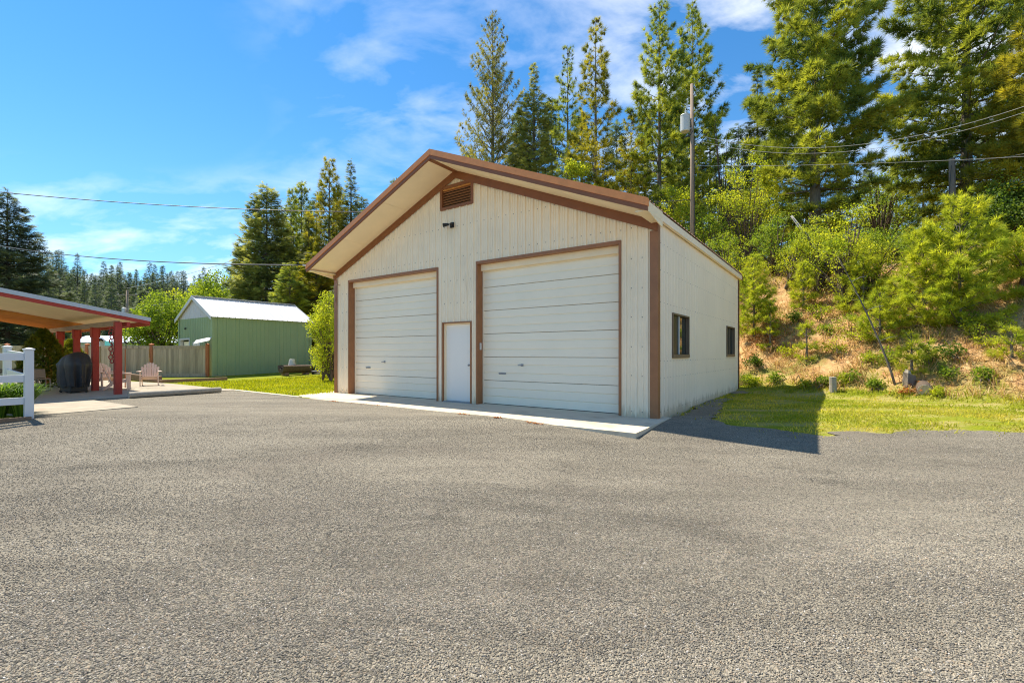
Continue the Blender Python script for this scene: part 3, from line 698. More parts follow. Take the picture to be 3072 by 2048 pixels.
m = MB(); m.bevel_box(0.002, 0.020, -0.16, -0.09, 1.40, 1.58, 0.006); m.build('keypad', 'bucket_white', dr)
# walk door
pdo = empty('walk_door', (PD[0], 0, 0)); pdo.parent = garage
w = PD[1]-PD[0]
MB().bevel_box(0.062, w-0.062, 0.075, 0.118, 0.035, PH-0.064, 0.004).build('door_leaf', 'white_door', pdo)
m = MB(); m.box(0, 0.034, -0.030, 0.14, -0.2, PH); m.box(w-0.034, w, -0.030, 0.14, -0.2, PH); m.box(0.034, w-0.034, -0.029, 0.14, PH-0.034, PH); m.build('frame', 'brown_trim', pdo)
m = MB(); m.box(0.035, 0.060, 0.02, 0.14, 0.0, PH-0.036); m.box(w-0.060, w-0.035, 0.02, 0.14, 0.0, PH-0.036); m.box(0.061, w-0.061, 0.02, 0.14, PH-0.060, PH-0.036); m.build('door_stop', 'soffit_tan', pdo)
m = MB(); m.tube([(w-0.13, 0.075, 1.0), (w-0.13, 0.035, 1.0)], 0.014, 8); m.tube([(w-0.13, 0.045, 1.0), (w-0.13, 0.030, 1.0), (w-0.13, 0.010, 1.0)], [0.018, 0.032, 0.022], 10); m.build('knob', 'grey_metal', pdo)
MB().box(0.035, w-0.035, -0.02, 0.14, -0.02, 0.032).build('threshold', 'grey_metal', pdo)
# gable vent
ve = empty('gable_vent', (VENT[0], 0, VENT[2])); ve.parent = garage
w, h = VENT[1]-VENT[0], VENT[3]-VENT[2]
m = MB(); m.box(-0.02, 0.06, -0.045, 0.10, -0.02, h+0.02); m.box(w-0.06, w+0.02, -0.045, 0.10, -0.02, h+0.02); m.box(0.06, w-0.06, -0.046, 0.10, h-0.06, h+0.02); m.box(0.06, w-0.06, -0.046, 0.10, -0.02, 0.05); m.build('frame', 'brown_dark', ve)
MB().box(0.06, w-0.06, 0.10, 0.12, 0, h).build('backing', 'black_metal', ve)
for k in range(7):
    z = 0.075+k*0.069
    MB().beam((0.061, 0.02, z), (w-0.061, 0.02, z), 0.085, 0.012, up=(0, -0.75, 0.65)).build('slat', 'brown_trim', ve)
MB().box(0.061, w-0.061, -0.02, 0.05, h-0.10, h-0.061).build('head_board', 'rafter_wood', ve)
# wall lamp
m = MB(); m.box(5.20, 5.32, -0.05, -0.02, 4.66, 4.80); m.tube([(5.26, -0.05, 4.74), (5.26, -0.13, 4.74)], 0.018, 8); m.tube([(5.22, -0.13, 4.74), (5.08, -0.19, 4.72)], [0.03, 0.055], 10); m.tube([(5.28, -0.10, 4.75), (5.33, -0.16, 4.70)], [0.03, 0.04], 10); m.build('flood_lamp', 'black_metal', garage)
# service mast elbow and wire on the left end
m = MB(); m.tube([(0.28, -0.03, 3.55), (0.28, -0.14, 3.57), (0.14, -0.16, 3.52), (0.07, -0.10, 3.35), (0.05, -0.05, 3.0)], 0.014, 6); m.build('service_cable', 'tan_tube', garage)
# windows in the side wall
for k, W in enumerate((W1, W2)):
    wn = empty('window', (GW, W[0], W[2])); wn.parent = garage
    a, h = W[1]-W[0], W[3]-W[2]
    m = MB(); m.box(-0.08, 0.036, 0, 0.032, 0.035, h); m.box(-0.08, 0.036, a-0.032, a, 0.035, h); m.box(-0.08, 0.036, 0.032, a-0.032, h-0.034, h); m.box(-0.08, 0.042, 0.0, a, -0.045, 0.034); m.build('frame', 'sill_brown', wn)
    MB().box(-0.05, -0.02, a/2-0.022, a/2+0.022, 0.034, h-0.034).build('mullion', 'bucket_white' if k == 0 else 'sill_brown', wn)
    MB().box(-0.055, -0.045, 0.033, a/2-0.029, 0.035, h-0.035).build('pane', 'screen_dark' if k == 0 else 'window_glass', wn)
    MB().box(-0.060, -0.050, a/2+0.029, a-0.033, 0.035, h-0.035).build('pane', 'window_glass', wn)
    for y0, y1 in ((0.033, 0.045), (a-0.045, a-0.033)): MB().box(-0.045, -0.03, y0, y1, 0.035, h-0.035).build('sash', 'sill_brown', wn)
# screws
def screw_rows():
    V = []; F = []
    def put(p, n, r=0.011):
        k = len(V); n = Vector(n); u = n.orthogonal().normalized(); w = n.cross(u); p = Vector(p)
        for a in range(6): V.append(tuple(p+(u*math.cos(a*1.047)+w*math.sin(a*1.047))*r))
        V.append(tuple(p+n*0.012))
        for a in range(6): F.append((k+a, k+(a+1) % 6, k+6))
    rnd = random.Random(4)
    for z in (0.12, 0.85, 1.45, 2.05, 2.65, 3.25, 3.88, 4.70):
        x = 0.09
        while x < GW-0.15:
            inside = any(o[0]-0.05 < x < o[1]+0.05 and o[2] < z < o[3]+0.05 for o in ops)
            if not inside and x > 0.15 and z < zw(x)-0.25: put((x+0.06, -0.003, z+rnd.uniform(-0.008, 0.008)), (0, -1, 0))
            x += 0.2286
    for z in (0.12, 0.80, 1.15, 2.35, 3.0, 3.55):
        y = 0.2
        while y < GD-0.1:
            if not any(o[0]-0.05 < y < o[1]+0.05 and o[2]-0.05 < z < o[3]+0.05 for o in (W1, W2)): put((GW+0.003, y+0.01, z), (1, 0, 0), 0.007)
            y += 0.2286
    return V, F
V, F = screw_rows()
tag(mesh_np('screws', np.array(V), np.array(F), 'screw_grey', garage), kind='stuff')

# concrete apron in front of the doors
apron = empty('concrete_apron', (GO[0], GO[1], 0), GA)
tag(apron, 'pale concrete apron slab along the front of the garage', kind='structure')
brk = [-0.68, 2.9, 6.55, GW+0.20]
for a, b in zip(brk[:-1], brk[1:]):
    m = MB(); g = 0.006
    top = lambda y: 0.012+0.030*(y/1.7) if y < 0 else 0.012
    x0, x1 = a+g, b-g
    vs = [(x0, -1.70, -0.26), (x1, -1.70, -0.26), (x1, 0.30, -0.26), (x0, 0.30, -0.26), (x0, -1.70, -0.030), (x1, -1.70, -0.030), (x1, 0.30, 0.012), (x0, 0.30, 0.012)]
    m.add(vs, [(0,3,2,1),(4,5,6,7),(0,1,5,4),(1,2,6,5),(2,3,7,6),(3,0,4,7)]); m.build('slab', 'concrete', apron)
# rusty leaf litter along the apron edge
rl = np.random.RandomState(11)
def leaf_patch(cx, cy, n, sx, sy):
    P = []
    lx = cx+rl.randn(n)*sx; ly = cy+rl.randn(n)*sy
    x, y = to_world(lx, ly); return np.column_stack([x, y, ground(x, y)+0.022+rl.rand(n)*0.012])
def litter(P, size, m, name):
    n = len(P); a = rl.rand(n)*6.28; d1 = np.column_stack([np.cos(a), np.sin(a), rl.randn(n)*0.3])*size; d2 = np.column_stack([-np.sin(a), np.cos(a), rl.randn(n)*0.3])*size*0.6
    V = np.stack([P-d1, P-d2, P+d1, P+d2], 1).reshape(-1, 3); F = np.arange(n*4).reshape(-1, 4)
    return mesh_np(name, V, F, m, tint=np.repeat(rl.rand(n), 4))
PP = np.concatenate([leaf_patch(2.6, -1.80, 40, 0.12, 0.03), leaf_patch(7.2, -1.80, 40, 0.10, 0.03), leaf_patch(8.1, -1.80, 30, 0.07, 0.03), leaf_patch(9.0, -1.80, 40, 0.10, 0.03), leaf_patch(4.2, -1.82, 20, 0.4, 0.04)])
tag(litter(PP, 0.022, 'leaf_rust', 'leaf_litter'), 'rusty orange leaf litter along the apron edge', kind='stuff')

# ------------------------------------------------------------------ green shed
SW, SD, SH, SR = 4.5, 5.7, 3.27, 0.52
sNx, sNy = -16.2, 25.2
sOx, sOy = sNx-SW*GX[0], sNy-SW*GX[1]
shed = empty('green_shed', (sOx, sOy, 0.05), GA)
tag(shed, 'green ribbed steel shed with a white metal roof and white gable', 'shed')
szw = lambda x: SH
sd_open = [(0.16, 1.55, -0.2, 2.12)]
corr_wall('front_wall', SW, -0.3, szw, sd_open, lambda s, h, z: (s, -h, z), 'green_steel', shed, hi=0.034)
corr_wall('side_wall', SD, -0.3, szw, [], lambda s, h, z: (SW+h, s, z), 'green_steel', shed, hi=0.036)
corr_wall('side_wall', SD, -0.3, szw, [], lambda s, h, z: (-h, SD-s, z), 'green_steel', shed)
corr_wall('rear_wall', SW, -0.3, szw, [], lambda s, h, z: (SW-s, SD+h, z), 'green_steel', shed)
for y, nm in ((-0.004, 'gable_panel'), (SD+0.004, 'gable_panel')):
    corr_wall(nm, SW, SH, lambda x: SH+SR*min(x, SW-x), [], (lambda s, h, z, y=y: (s, y-h if y < 0 else y+h, z)), 'white_steel', shed, extra=(SW/2,))
for side in (0, 1):
    sx = (lambda x: x) if side == 0 else (lambda x: SW-x)
    def mpr(s, h, z, side=side):
        x = -0.18+(SW/2+0.18)*z; return (x if side == 0 else SW-x, s-0.16, SH+SR*x+0.06+h)
    corr_wall('roof_panel', SD+0.32, 0, lambda x: 1.0, [], mpr, 'white_steel', shed, pitch=0.30, hi=0.022)
    p = [(sx(-0.18), SH-0.18*SR-0.10), (sx(SW/2), SH+SR*SW/2-0.10), (sx(SW/2), SH+SR*SW/2+0.10), (sx(-0.18), SH-0.18*SR+0.10)]
    MB().prism(p, -0.185, -0.15).build('rake_trim', 'white_steel', shed)
    MB().prism(p, SD+0.15, SD+0.185).build('rake_trim', 'white_steel', shed)
MB().beam((SW/2, -0.17, SH+SR*SW/2+0.095), (SW/2, SD+0.17, SH+SR*SW/2+0.095), 0.30, 0.025).build('ridge_cap', 'white_steel', shed)
for cx, s in ((0, 1), (SW, -1)):
    for cy, f in ((0, 1), (SD, -1)):
        m = MB(); e = 0.044
        x0, x1 = sorted((cx-s*e, cx+s*0.09)); y0, y1 = sorted((cy-f*e, cy-f*0.040)); m.box(x0, x1, y0, y1, -0.3, SH)
        x0, x1 = sorted((cx-s*e, cx-s*0.040)); y0, y1 = sorted((cy-f*0.040, cy+f*0.09)); m.box(x0, x1, y0, y1, -0.3, SH)
        m.build('corner_trim', 'green_steel', shed)
d = empty('overhead_door', (0.16, 0, 0)); d.parent = shed
MB().box(0.10, 1.29, 0.16, 0.20, 0, 1.96).build('door_leaf', 'door_white', d)
m = MB(); m.box(-0.03, 0.07, -0.035, 0.15, -0.2, 2.16); m.box(1.32, 1.42, -0.035, 0.15, -0.2, 2.16); m.box(0.07, 1.32, -0.036, 0.15, 2.06, 2.16); m.build('frame', 'white_steel', d)
d = empty('side_door', (2.05, 0, 0)); d.parent = shed
MB().box(0.06, 0.86, -0.034, -0.024, 0.05, 1.86).build('door_leaf', 'white_door', d)
m = MB(); m.box(-0.02, 0.06, -0.045, -0.021, -0.2, 1.92); m.box(0.86, 0.94, -0.045, -0.021, -0.2, 1.92); m.box(0.06, 0.86, -0.046, -0.021, 1.86, 1.92); m.build('frame', 'white_steel', d)
m = MB(); m.tube([(1.15, -0.02, 2.72), (1.15, -0.08, 2.74), (1.15, -0.12, 2.68)], [0.03, 0.035, 0.055], 8); m.build('wall_lamp', 'black_metal', shed)
MB().box(SW+0.022, SW+0.03, 0.1, SD-0.1, -0.3, 0.06).build('base_board', 'fence_wood', shed)

# ------------------------------------------------------------------ patio cover
pO = np.array([-12.4, 14.65])                      # foot of the near corner post
patio_z = 0.0
pc = empty('patio_cover', (pO[0], pO[1], patio_z), GA)
tag(pc, 'open patio roof on square red posts with metal roofing and timber rafters', 'patio cover')
PT = [0.0, -2.4, -4.7, -7.1, -9.0]
for k, t in enumerate(PT):
    MB().bevel_box(t-0.09, t+0.09, -0.09, 0.09, 0, 2.19 if k else 2.30, 0.008).build('post', 'red_paint', pc)
    m = MB(); m.box(t-0.105, t+0.105, -0.115, -0.093, 1.86, 2.20); m.box(t-0.105, t+0.105, 0.093, 0.115, 1.86, 2.20)
    if k: m.build('post_collar', 'red_paint', pc)
MB().box(-9.1, -0.10, -0.075, 0.075, 2.192, 2.34).build('beam', 'weathered_beam', pc)
MB().box(-0.30, -0.17+0.40, 0.17, 0.25, 2.16, 2.30).build('cross_beam', 'red_paint', pc)
RS = 0.180; RX0, RX1 = -9.2, 0.14
rz = lambda y: 2.375-RS*y                          # underside of the rafters' tops along the slope
y_lo, y_hi = 0.78, -6.4
k = 0
x = -5.3
while x > RX0:
    MB().add([(x-0.022, y_lo-0.12, rz(y_lo-0.12)-0.03), (x+0.022, y_lo-0.12, rz(y_lo-0.12)-0.03), (x+0.022, y_hi, rz(y_hi)-0.03), (x-0.022, y_hi, rz(y_hi)-0.03),
              (x-0.022, y_lo-0.12, rz(y_lo-0.12)+0.12), (x+0.022, y_lo-0.12, rz(y_lo-0.12)+0.12), (x+0.022, y_hi, rz(y_hi)+0.12), (x-0.022, y_hi, rz(y_hi)+0.12)],
             [(0,3,2,1),(4,5,6,7),(0,1,5,4),(1,2,6,5),(2,3,7,6),(3,0,4,7)]).build('rafter', 'rafter_wood', pc)
    x -= 0.46
def slope_slab(x0, x1, ya, yb, lo, hi):
    return MB().add([(x0, ya, rz(ya)+lo), (x1, ya, rz(ya)+lo), (x1, yb, rz(yb)+lo), (x0, yb, rz(yb)+lo), (x0, ya, rz(ya)+hi), (x1, ya, rz(ya)+hi), (x1, yb, rz(yb)+hi), (x0, yb, rz(yb)+hi)],
                    [(0,3,2,1),(4,5,6,7),(0,1,5,4),(1,2,6,5),(2,3,7,6),(3,0,4,7)])
for yb0 in np.arange(y_lo, y_hi+0.1, -1.22):
    slope_slab(RX0, RX1-0.045, yb0-0.002, max(yb0-1.218, y_hi), 0.122, 0.138).build('ceiling_panel', 'deck_ply', pc)
slope_slab(RX1-0.042, RX1, y_lo, y_hi, 0.02, 0.142).build('rake_board', 'red_paint', pc)
slope_slab(RX1+0.002, RX1+0.03, y_lo+0.03, y_hi, 0.125, 0.245).build('metal_edge', 'grey_blue_steel', pc)
slope_slab(RX0, RX1+0.001, y_lo+0.03, y_hi, 0.145, 0.225).build('roof_panel', 'grey_blue_steel', pc)
MB().box(RX0, RX1-0.045, y_lo+0.002, y_lo+0.028, rz(y_lo)-0.02, rz(y_lo)+0.14).build('eave_board', 'red_paint', pc)
# two more posts hold up the high side, out of the picture
for t in (-0.1, -4.0, -7.6):
    MB().bevel_box(t-0.09, t+0.09, -6.2, -6.02, 0, rz(-6.1)-0.035, 0.008).build('post', 'red_paint', pc)
MB().box(RX0+0.05, RX1-0.05, -6.17, -6.05, rz(-6.1)-0.20, rz(-6.1)-0.033).build('beam', 'weathered_beam', pc)

# patio slab, ramp and edge strip
def poly_slab(name, poly, z1, z0, m, label):
    return tag(MB().prism(poly, z0, z1, 'z').build(name, m), label, kind='structure')
poly_slab('patio', [(-11.9, 13.0), (-9.75, 16.35), (-10.6, 17.0), (-14.6, 19.9), (-24, 25), (-31, 14), (-20, 5.0)], 0.03, -0.3, 'old_concrete', 'weathered concrete patio floor under the red posts')
poly_slab('ramp', [(-9.85, 9.55), (-9.0, 11.2), (-11.75, 12.95), (-14.6, 11.2)], 0.032, -0.3, 'old_concrete', 'stained concrete ramp pad beside the white fence')
poly_slab('edging', [(-9.74, 16.36), (-6.36, 13.82), (-6.30, 13.98), (-9.70, 16.55), (-10.5, 17.05)], 0.022, -0.3, 'concrete', 'narrow pale concrete strip between lawn and gravel')

# ------------------------------------------------------------------ fences
bf = empty('board_fence', (-16.35, 25.0, 0)); FZ = 0.06
tag(bf, 'weathered grey board fence with red brown posts running to the green shed', 'fence')
posts = [0.0, -3.0, -6.45, -10.75, -14.6]
bmesh_board = MB().add([(-0.068, -0.011, 0), (0.068, -0.011, 0), (0.068, 0.011, 0), (-0.068, 0.011, 0), (-0.068, -0.011, 1.0), (0.068, -0.011, 1.0), (0.068, 0.011, 1.0), (-0.068, 0.011, 1.0)],
                       [(0,3,2,1),(4,5,6,7),(0,1,5,4),(1,2,6,5),(2,3,7,6),(3,0,4,7)]).mesh('board', 'fence_wood')
rb = random.Random(3)
for a, b in zip(posts[1:], posts[:-1]):
    x = a+0.14
    while x < b-0.14:
        o = add_obj('board', bmesh_board, bf); o.location = (x, rb.uniform(-0.004, 0.004), FZ+0.06); o.scale = (1, 1, 1.57+rb.uniform(-0.008, 0.008)); o.rotation_euler = (0, 0, rb.uniform(-0.02, 0.02))
        x += 0.141
    MB().box(a+0.08, b-0.08, -0.045, 0.045, FZ+1.635, FZ+1.67).build('cap_rail', 'fence_wood', bf)
    MB().box(a+0.08, b-0.08, -0.034, -0.013, FZ-0.02, FZ+0.17).build('kick_board', 'fence_wood', bf)
    MB().box(a+0.08, b-0.08, -0.032, -0.012, FZ+1.50, FZ+1.632).build('top_board', 'fence_wood', bf)
for p in posts:
    MB().bevel_box(p-0.07, p+0.07, -0.07, 0.07, -0.2, FZ+1.74, 0.008).build('post', 'post_redwood', bf)
    MB().add([(p-0.10, -0.10, FZ+1.741), (p+0.10, -0.10, FZ+1.741), (p+0.10, 0.10, FZ+1.741), (p-0.10, 0.10, FZ+1.741), (p, 0, FZ+1.81)], [(3,2,1,0),(0,1,4),(1,2,4),(2,3,4),(3,0,4)]).build('post_cap', 'post_redwood', bf)

wf = empty('vinyl_fence', (-9.62, 9.27, -0.02), GA)
tag(wf, 'white vinyl three rail fence beside the concrete ramp', 'fence')
def vpost(x, y, h):
    m = MB(); m.bevel_box(x-0.066, x+0.066, y-0.066, y+0.066, -0.1, h, 0.006); m.build('post', 'vinyl', wf)
    m = MB(); m.bevel_box(x-0.080, x+0.080, y-0.080, y+0.080, h+0.001, h+0.03, 0.004); m.add([(x-0.07, y-0.07, h+0.031), (x+0.07, y-0.07, h+0.031), (x+0.07, y+0.07, h+0.031), (x-0.07, y+0.07, h+0.031), (x, y, h+0.055)], [(3,2,1,0),(0,1,4),(1,2,4),(2,3,4),(3,0,4)]); m.build('post_cap', 'vinyl', wf)
vpost(0, 0, 1.39); vpost(-2.42, 0.02, 1.46); vpost(0, -2.4, 1.39); vpost(0, -4.8, 1.39)
for z in (0.32, 0.76, 1.19):
    for y in (0, -2.4):
        MB().bevel_box(-0.022, 0.022, y-2.4+0.068, y-0.068, z, z+0.14, 0.004).build('rail', 'vinyl', wf)
    MB().beam((-0.068, 0.0, z+0.07), (-2.35, 0.02, z+0.14), 0.04, 0.14).build('rail', 'vinyl', wf)
eg = tag(MB().prism([(-9.52, 9.16), (-9.47, 9.28), (-11.0, 7.15), (-13.0, 4.3), (-13.06, 4.36), (-11.06, 7.2), (-9.60, 9.30)][:0] or [(-9.46, 9.17), (-9.56, 9.24), (-13.2, 4.1), (-13.1, 4.03)], -0.28, 0.06, 'z').build('timber_edging', 'timber'), 'low red brown timber edging under the white fence', 'edging')

# log wheel stop on the edge of the patio
lg = empty('log_stop', (-11.12, 13.50, gz(-11.12, 13.5)+0.10), 0)
tag(lg, 'long grey peeled log lying along the patio edge as a wheel stop', 'log')
dv = Vector((GY[0], GY[1], 0.0)); n = 9; rr = random.Random(2)
pts = [dv*(2.45*i/(n-1))+Vector((rr.uniform(-.006, .006), rr.uniform(-.006, .006), rr.uniform(-.004, .004)+0.012*i/8)) for i in range(n)]
MB().tube(pts, [0.098-0.012*i/(n-1)+rr.uniform(-.003, .003) for i in range(n)], 14, cap=False).build('bark', 'log_grey', lg, smooth=True)
m = MB()
for p, r, s in ((pts[0], 0.094, -1), (pts[-1], 0.084, 1)): m.tube([p+dv*(-0.01 if s > 0 else 0.01), p+dv*s*0.002], [r, r], 14)
m.build('cut_end', 'cut_wood', lg)

# raised timber bed before the fence
bd = empty('timber_bed', (-15.3, 20.35, 0.03), GA)
tag(bd, 'low brown timber retaining edge of a planting bed behind the patio chairs', 'planting bed')
for k in range(2):
    MB().bevel_box(-9.5, -0.02-0.2*k, -0.08, 0.08, 0.145*k, 0.145*k+0.142, 0.008).build('timber', 'timber', bd)
MB().bevel_box(0.0, 0.16, -0.08, 2.6, 0, 0.142, 0.008).build('timber', 'timber', bd)

# ------------------------------------------------------------------ patio furniture
def adirondack():
    t = empty('adirondack_chair')
    m = MB()
    # seat slats, front at -y
    for k in range(5):
        y = -0.24+k*0.095; z = 0.36-0.045*k*0.6
        MB().beam((-0.25, y, z), (0.25, y, z), 0.085, 0.022, up=(0, 0.28, 0.96)).build('seat_slat', 'resin_tan', t)
    # fan back
    for k in range(7):
        c = k-3; xb = c*0.068; xt = c*0.088; h = 0.72-0.020*c*c
        a = Vector((xb, 0.20, 0.24)); b = Vector((xt, 0.20+h*0.36, 0.24+h*0.93))
        d = (b-a).normalized(); s = Vector((1, 0, 0)); nrm = s.cross(d).normalized()*0.010; w0, w1 = 0.029, 0.038
        vs = []
        for o in (-1, 1): vs += [a-s*w0+nrm*o, a+s*w0+nrm*o, b-d*0.03+s*w1+nrm*o, b+s*w1*0.4+nrm*o, b-s*w1*0.4+nrm*o, b-d*0.03-s*w1+nrm*o]
        MB().add(vs, [(5,4,3,2,1,0), (6,7,8,9,10,11)]+[(i, (i+1) % 6, 6+(i+1) % 6, 6+i) for i in range(6)]).build('back_slat', 'resin_tan', t)
    MB().beam((-0.26, 0.40, 0.68), (0.26, 0.40, 0.68), 0.03, 0.05, up=(0, 0.36, 0.93)).build('back_brace', 'resin_tan', t)
    MB().beam((-0.24, 0.25, 0.30), (0.24, 0.25, 0.30), 0.03, 0.06).build('back_brace', 'resin_tan', t)
    for s in (-1, 1):
        MB().prism([(s*0.27, -0.36), (s*0.40, -0.36), (s*0.41, -0.28), (s*0.37, 0.0), (s*0.32, 0.40), (s*0.27, 0.40)], 0.555, 0.580, 'z').build('arm', 'resin_tan', t)
        MB().prism([(-0.34, 0.0), (-0.24, 0.0), (-0.21, 0.50), (-0.20, 0.554), (-0.36, 0.554), (-0.34, 0.44)], s*0.285-0.014, s*0.285+0.014, 'x').build('leg', 'resin_tan', t)
        MB().prism([(-0.28, 0.26), (-0.28, 0.38), (0.18, 0.28), (0.44, 0.0), (0.34, 0.0), (0.12, 0.18)], s*0.256-0.013, s*0.256+0.013, 'x').build('leg', 'resin_tan', t)
    return t
ch = adirondack(); g = 'adirondack chairs on the patio'
ch.location = (-14.55, 18.7, 0.03); ch.rotation_euler = (0, 0, R_(35)); tag(ch, 'tan adirondack chair facing the camera in front of the board fence', 'chair', g)
c2 = copy_tree(ch); c2.location = (-14.2, 16.8, 0.03); c2.rotation_euler = (0, 0, R_(128)); tag(c2, 'tan adirondack chair seen from the side behind the corner post', 'chair', g)
c3 = copy_tree(ch); c3.location = (-15.75, 18.1, 0.03); c3.rotation_euler = (0, 0, R_(66)); tag(c3, 'tan adirondack chair half hidden between the two right red posts', 'chair', g)

# covered grill
gr = empty('covered_grill', (-14.45, 15.35, 0.03), GA+R_(8))
tag(gr, 'barbecue grill under a draped black cover beside the red posts', 'grill')
V = []; F = []; rings = [(0.20, 0.47, 0.26, 0.050, 0), (0.34, 0.50, 0.28, 0.044, 0), (0.55, 0.54, 0.30, 0.034, 0), (0.78, 0.59, 0.31, 0.022, 0), (0.90, 0.63, 0.32, 0.012, 0.0), (0.95, 0.62, 0.31, 0.008, 0.01), (1.01, 0.53, 0.30, 0.008, 0.05), (1.09, 0.46, 0.29, 0.008, 0.09), (1.18, 0.37, 0.26, 0.006, 0.13), (1.25, 0.29, 0.20, 0.004, 0.15), (1.285, 0.18, 0.10, 0.003, 0.16)]
nr = 84
for z, a, b, f, xo in rings:
    for k in range(nr):
        th = 2*math.pi*k/nr; c, s = math.cos(th), math.sin(th)
        q = (abs(c)**5+abs(s)**5)**(-1/5)
        w = 1+f/0.4*(math.sin(th*7+z*1.5)+0.7*math.sin(th*13+1.3+z*3)+0.6*math.sin(th*4+2)+0.35*math.sin(th*23+4*z))
        V.append((a*c*q*w+xo, b*s*q*w, z+(0.02*math.sin(th*5)+0.012*math.sin(th*9+1))*(z < 0.3)+0.05*c*(1.0 < z)))
for i in range(len(rings)-1):
    for k in range(nr): F.append((i*nr+k, i*nr+(k+1) % nr, (i+1)*nr+(k+1) % nr, (i+1)*nr+k))
me = bpy.data.meshes.new('cover'); me.from_pydata(V, [], F+[tuple((len(rings)-1)*nr+k for k in range(nr))]); me.materials.append(MATS['black_vinyl'])
for p in me.polygons: p.use_smooth = True
add_obj('cover', me, gr)
MB().bevel_box(-0.38, 0.40, -0.22, 0.22, 0.03, 0.26, 0.01).build('cart', 'black_metal', gr)
for sx_ in (-0.36, 0.36):
    for sy_ in (-0.20, 0.20): MB().tube([(sx_-0.02, sy_, 0.045), (sx_+0.02, sy_, 0.045)], 0.045, 10).build('wheel', 'black_metal', gr)

# patio table with looped legs
tb = empty('patio_table', (-17.3, 16.3, 0.03), GA)
tag(tb, 'oval patio table with a dark thin top and looped tan metal legs', 'table')
MB().prism([(1.05*math.copysign(abs(math.cos(a))**0.7, math.cos(a)), 0.55*math.copysign(abs(math.sin(a))**0.7, math.sin(a))) for a in [2*math.pi*k/40 for k in range(40)]], 0.70, 0.725, 'z').build('table_top', 'screen_dark', tb)
for s in (-1, 1):
    loop = [(s*0.62, 0.40*math.copysign(abs(math.cos(a))**0.55, math.cos(a)), 0.35+0.325*math.copysign(abs(math.sin(a))**0.55, math.sin(a))) for a in [2*math.pi*k/28 for k in range(29)]]
    MB().tube(loop, 0.022, 8, cap=False).build('leg', 'tan_tube', tb, smooth=True)
MB().beam((-0.62, 0, 0.36), (0.62, 0, 0.36), 0.03, 0.03).build('stretcher', 'tan_tube', tb)
tc_ = empty('sled_chair', (-15.95, 15.65, 0.03), GA+R_(90))
tag(tc_, 'tan metal loop based patio chair next to the covered grill', 'chair')
for s in (-0.26, 0.26):
    MB().tube([(s, 0.30, 0.42), (s, 0.34, 0.25), (s, 0.28, 0.06), (s, 0.20, 0.022), (s, -0.20, 0.022), (s, -0.28, 0.06), (s, -0.33, 0.25), (s, -0.28, 0.40), (s, -0.20, 0.43), (s, 0.30, 0.42)], 0.020, 8).build('leg', 'tan_tube', tc_, smooth=True)
MB().bevel_box(-0.27, 0.27, -0.26, 0.26, 0.40, 0.425, 0.006).build('seat', 'tan_tube', tc_)
MB().beam((0, 0.27, 0.44), (0, 0.42, 0.74), 0.50, 0.025, up=(0, -0.9, 0.4)).build('backrest', 'tan_tube', tc_)

# ornaments
og = empty('hanging_ornament', (-12.40-0.10*GX[0]-0.06, 14.65-0.06, 1.12))
tag(og, 'string of red metal rings hanging on the corner post', 'ornament')
rr = random.Random(6)
for k in range(9):
    z = 0.95-k*0.125; a = rr.uniform(-0.5, 0.5)
    ring = [(0.055*math.cos(t)*math.cos(a)-0.03*(k % 2), 0.055*math.cos(t)*math.sin(a), z+0.065*math.sin(t)) for t in [2*math.pi*i/14 for i in range(15)]]
    MB().tube(ring, 0.014, 6, cap=False).build('ring', 'red_ornament', og)
MB().tube([(0, 0, 1.05), (0, 0, -0.1)], 0.004, 5).build('cord', 'black_metal', og)

hp = empty('heron_ornament', (-14.62, 17.6, 0.03))
tag(hp, 'dark metal garden ornament with three heron figures on a rusty pole', 'ornament')
MB().tube([(0, 0, 0), (0, 0, 1.45)], 0.018, 8).build('pole', 'post_redwood', hp)
MB().beam((-0.08, 0, 1.47), (0.62, 0, 1.47), 0.012, 0.012).build('cross_bar', 'black_metal', hp)
for k, x in enumerate((0.02, 0.27, 0.52)):
    m = MB(); m.tube([(x+0.07, 0, 1.64), (x+0.03, 0, 1.67), (x-0.03, 0, 1.72), (x-0.06, 0, 1.74)], [0.004, 0.030, 0.035, 0.012], 8)
    m.tube([(x-0.05, 0, 1.735), (x-0.075, 0, 1.79), (x-0.05, 0, 1.83), (x-0.07, 0, 1.87), (x-0.13, 0, 1.865)], [0.016, 0.011, 0.010, 0.014, 0.002], 6)
    m.tube([(x, 0, 1.69), (x-0.01, 0, 1.475)], 0.005, 5); m.tube([(x+0.03, 0, 1.68), (x+0.035, 0, 1.475)], 0.005, 5); m.build('heron', 'black_metal', hp)
pf = empty('palm_ornament', (-14.2-0.55, 16.0+0.6, 1.62))
tag(pf, 'dark metal rosette ornament hanging beside the second red post', 'ornament')
for k in range(12):
    a = k*2*math.pi/12+0.2
    MB().tube([(0, 0, 0.12), (0.09*math.cos(a), 0.09*math.sin(a), 0.20), (0.17*math.cos(a), 0.17*math.sin(a), 0.10+0.05*(k % 2))], [0.02, 0.032, 0.003], 5).build('blade', 'black_metal', pf)
MB().tube([(0, 0, 0.55), (0, 0, 0.12), (0.01, 0, -0.25)], 0.010, 6).build('stem', 'black_metal', pf)
bh = empty('birdhouse', (-20.9, 23.6, 0.05))
tag(bh, 'small pale birdhouse on a post above the board fence', 'birdhouse')
MB().box(-0.04, 0.04, -0.04, 0.04, 0, 1.62).build('post', 'fence_wood', bh)
MB().prism([(-0.14, 1.621), (0.14, 1.621), (0.14, 1.92), (0, 2.06), (-0.14, 1.92)], -0.13, 0.13).build('box', 'bucket_white', bh)
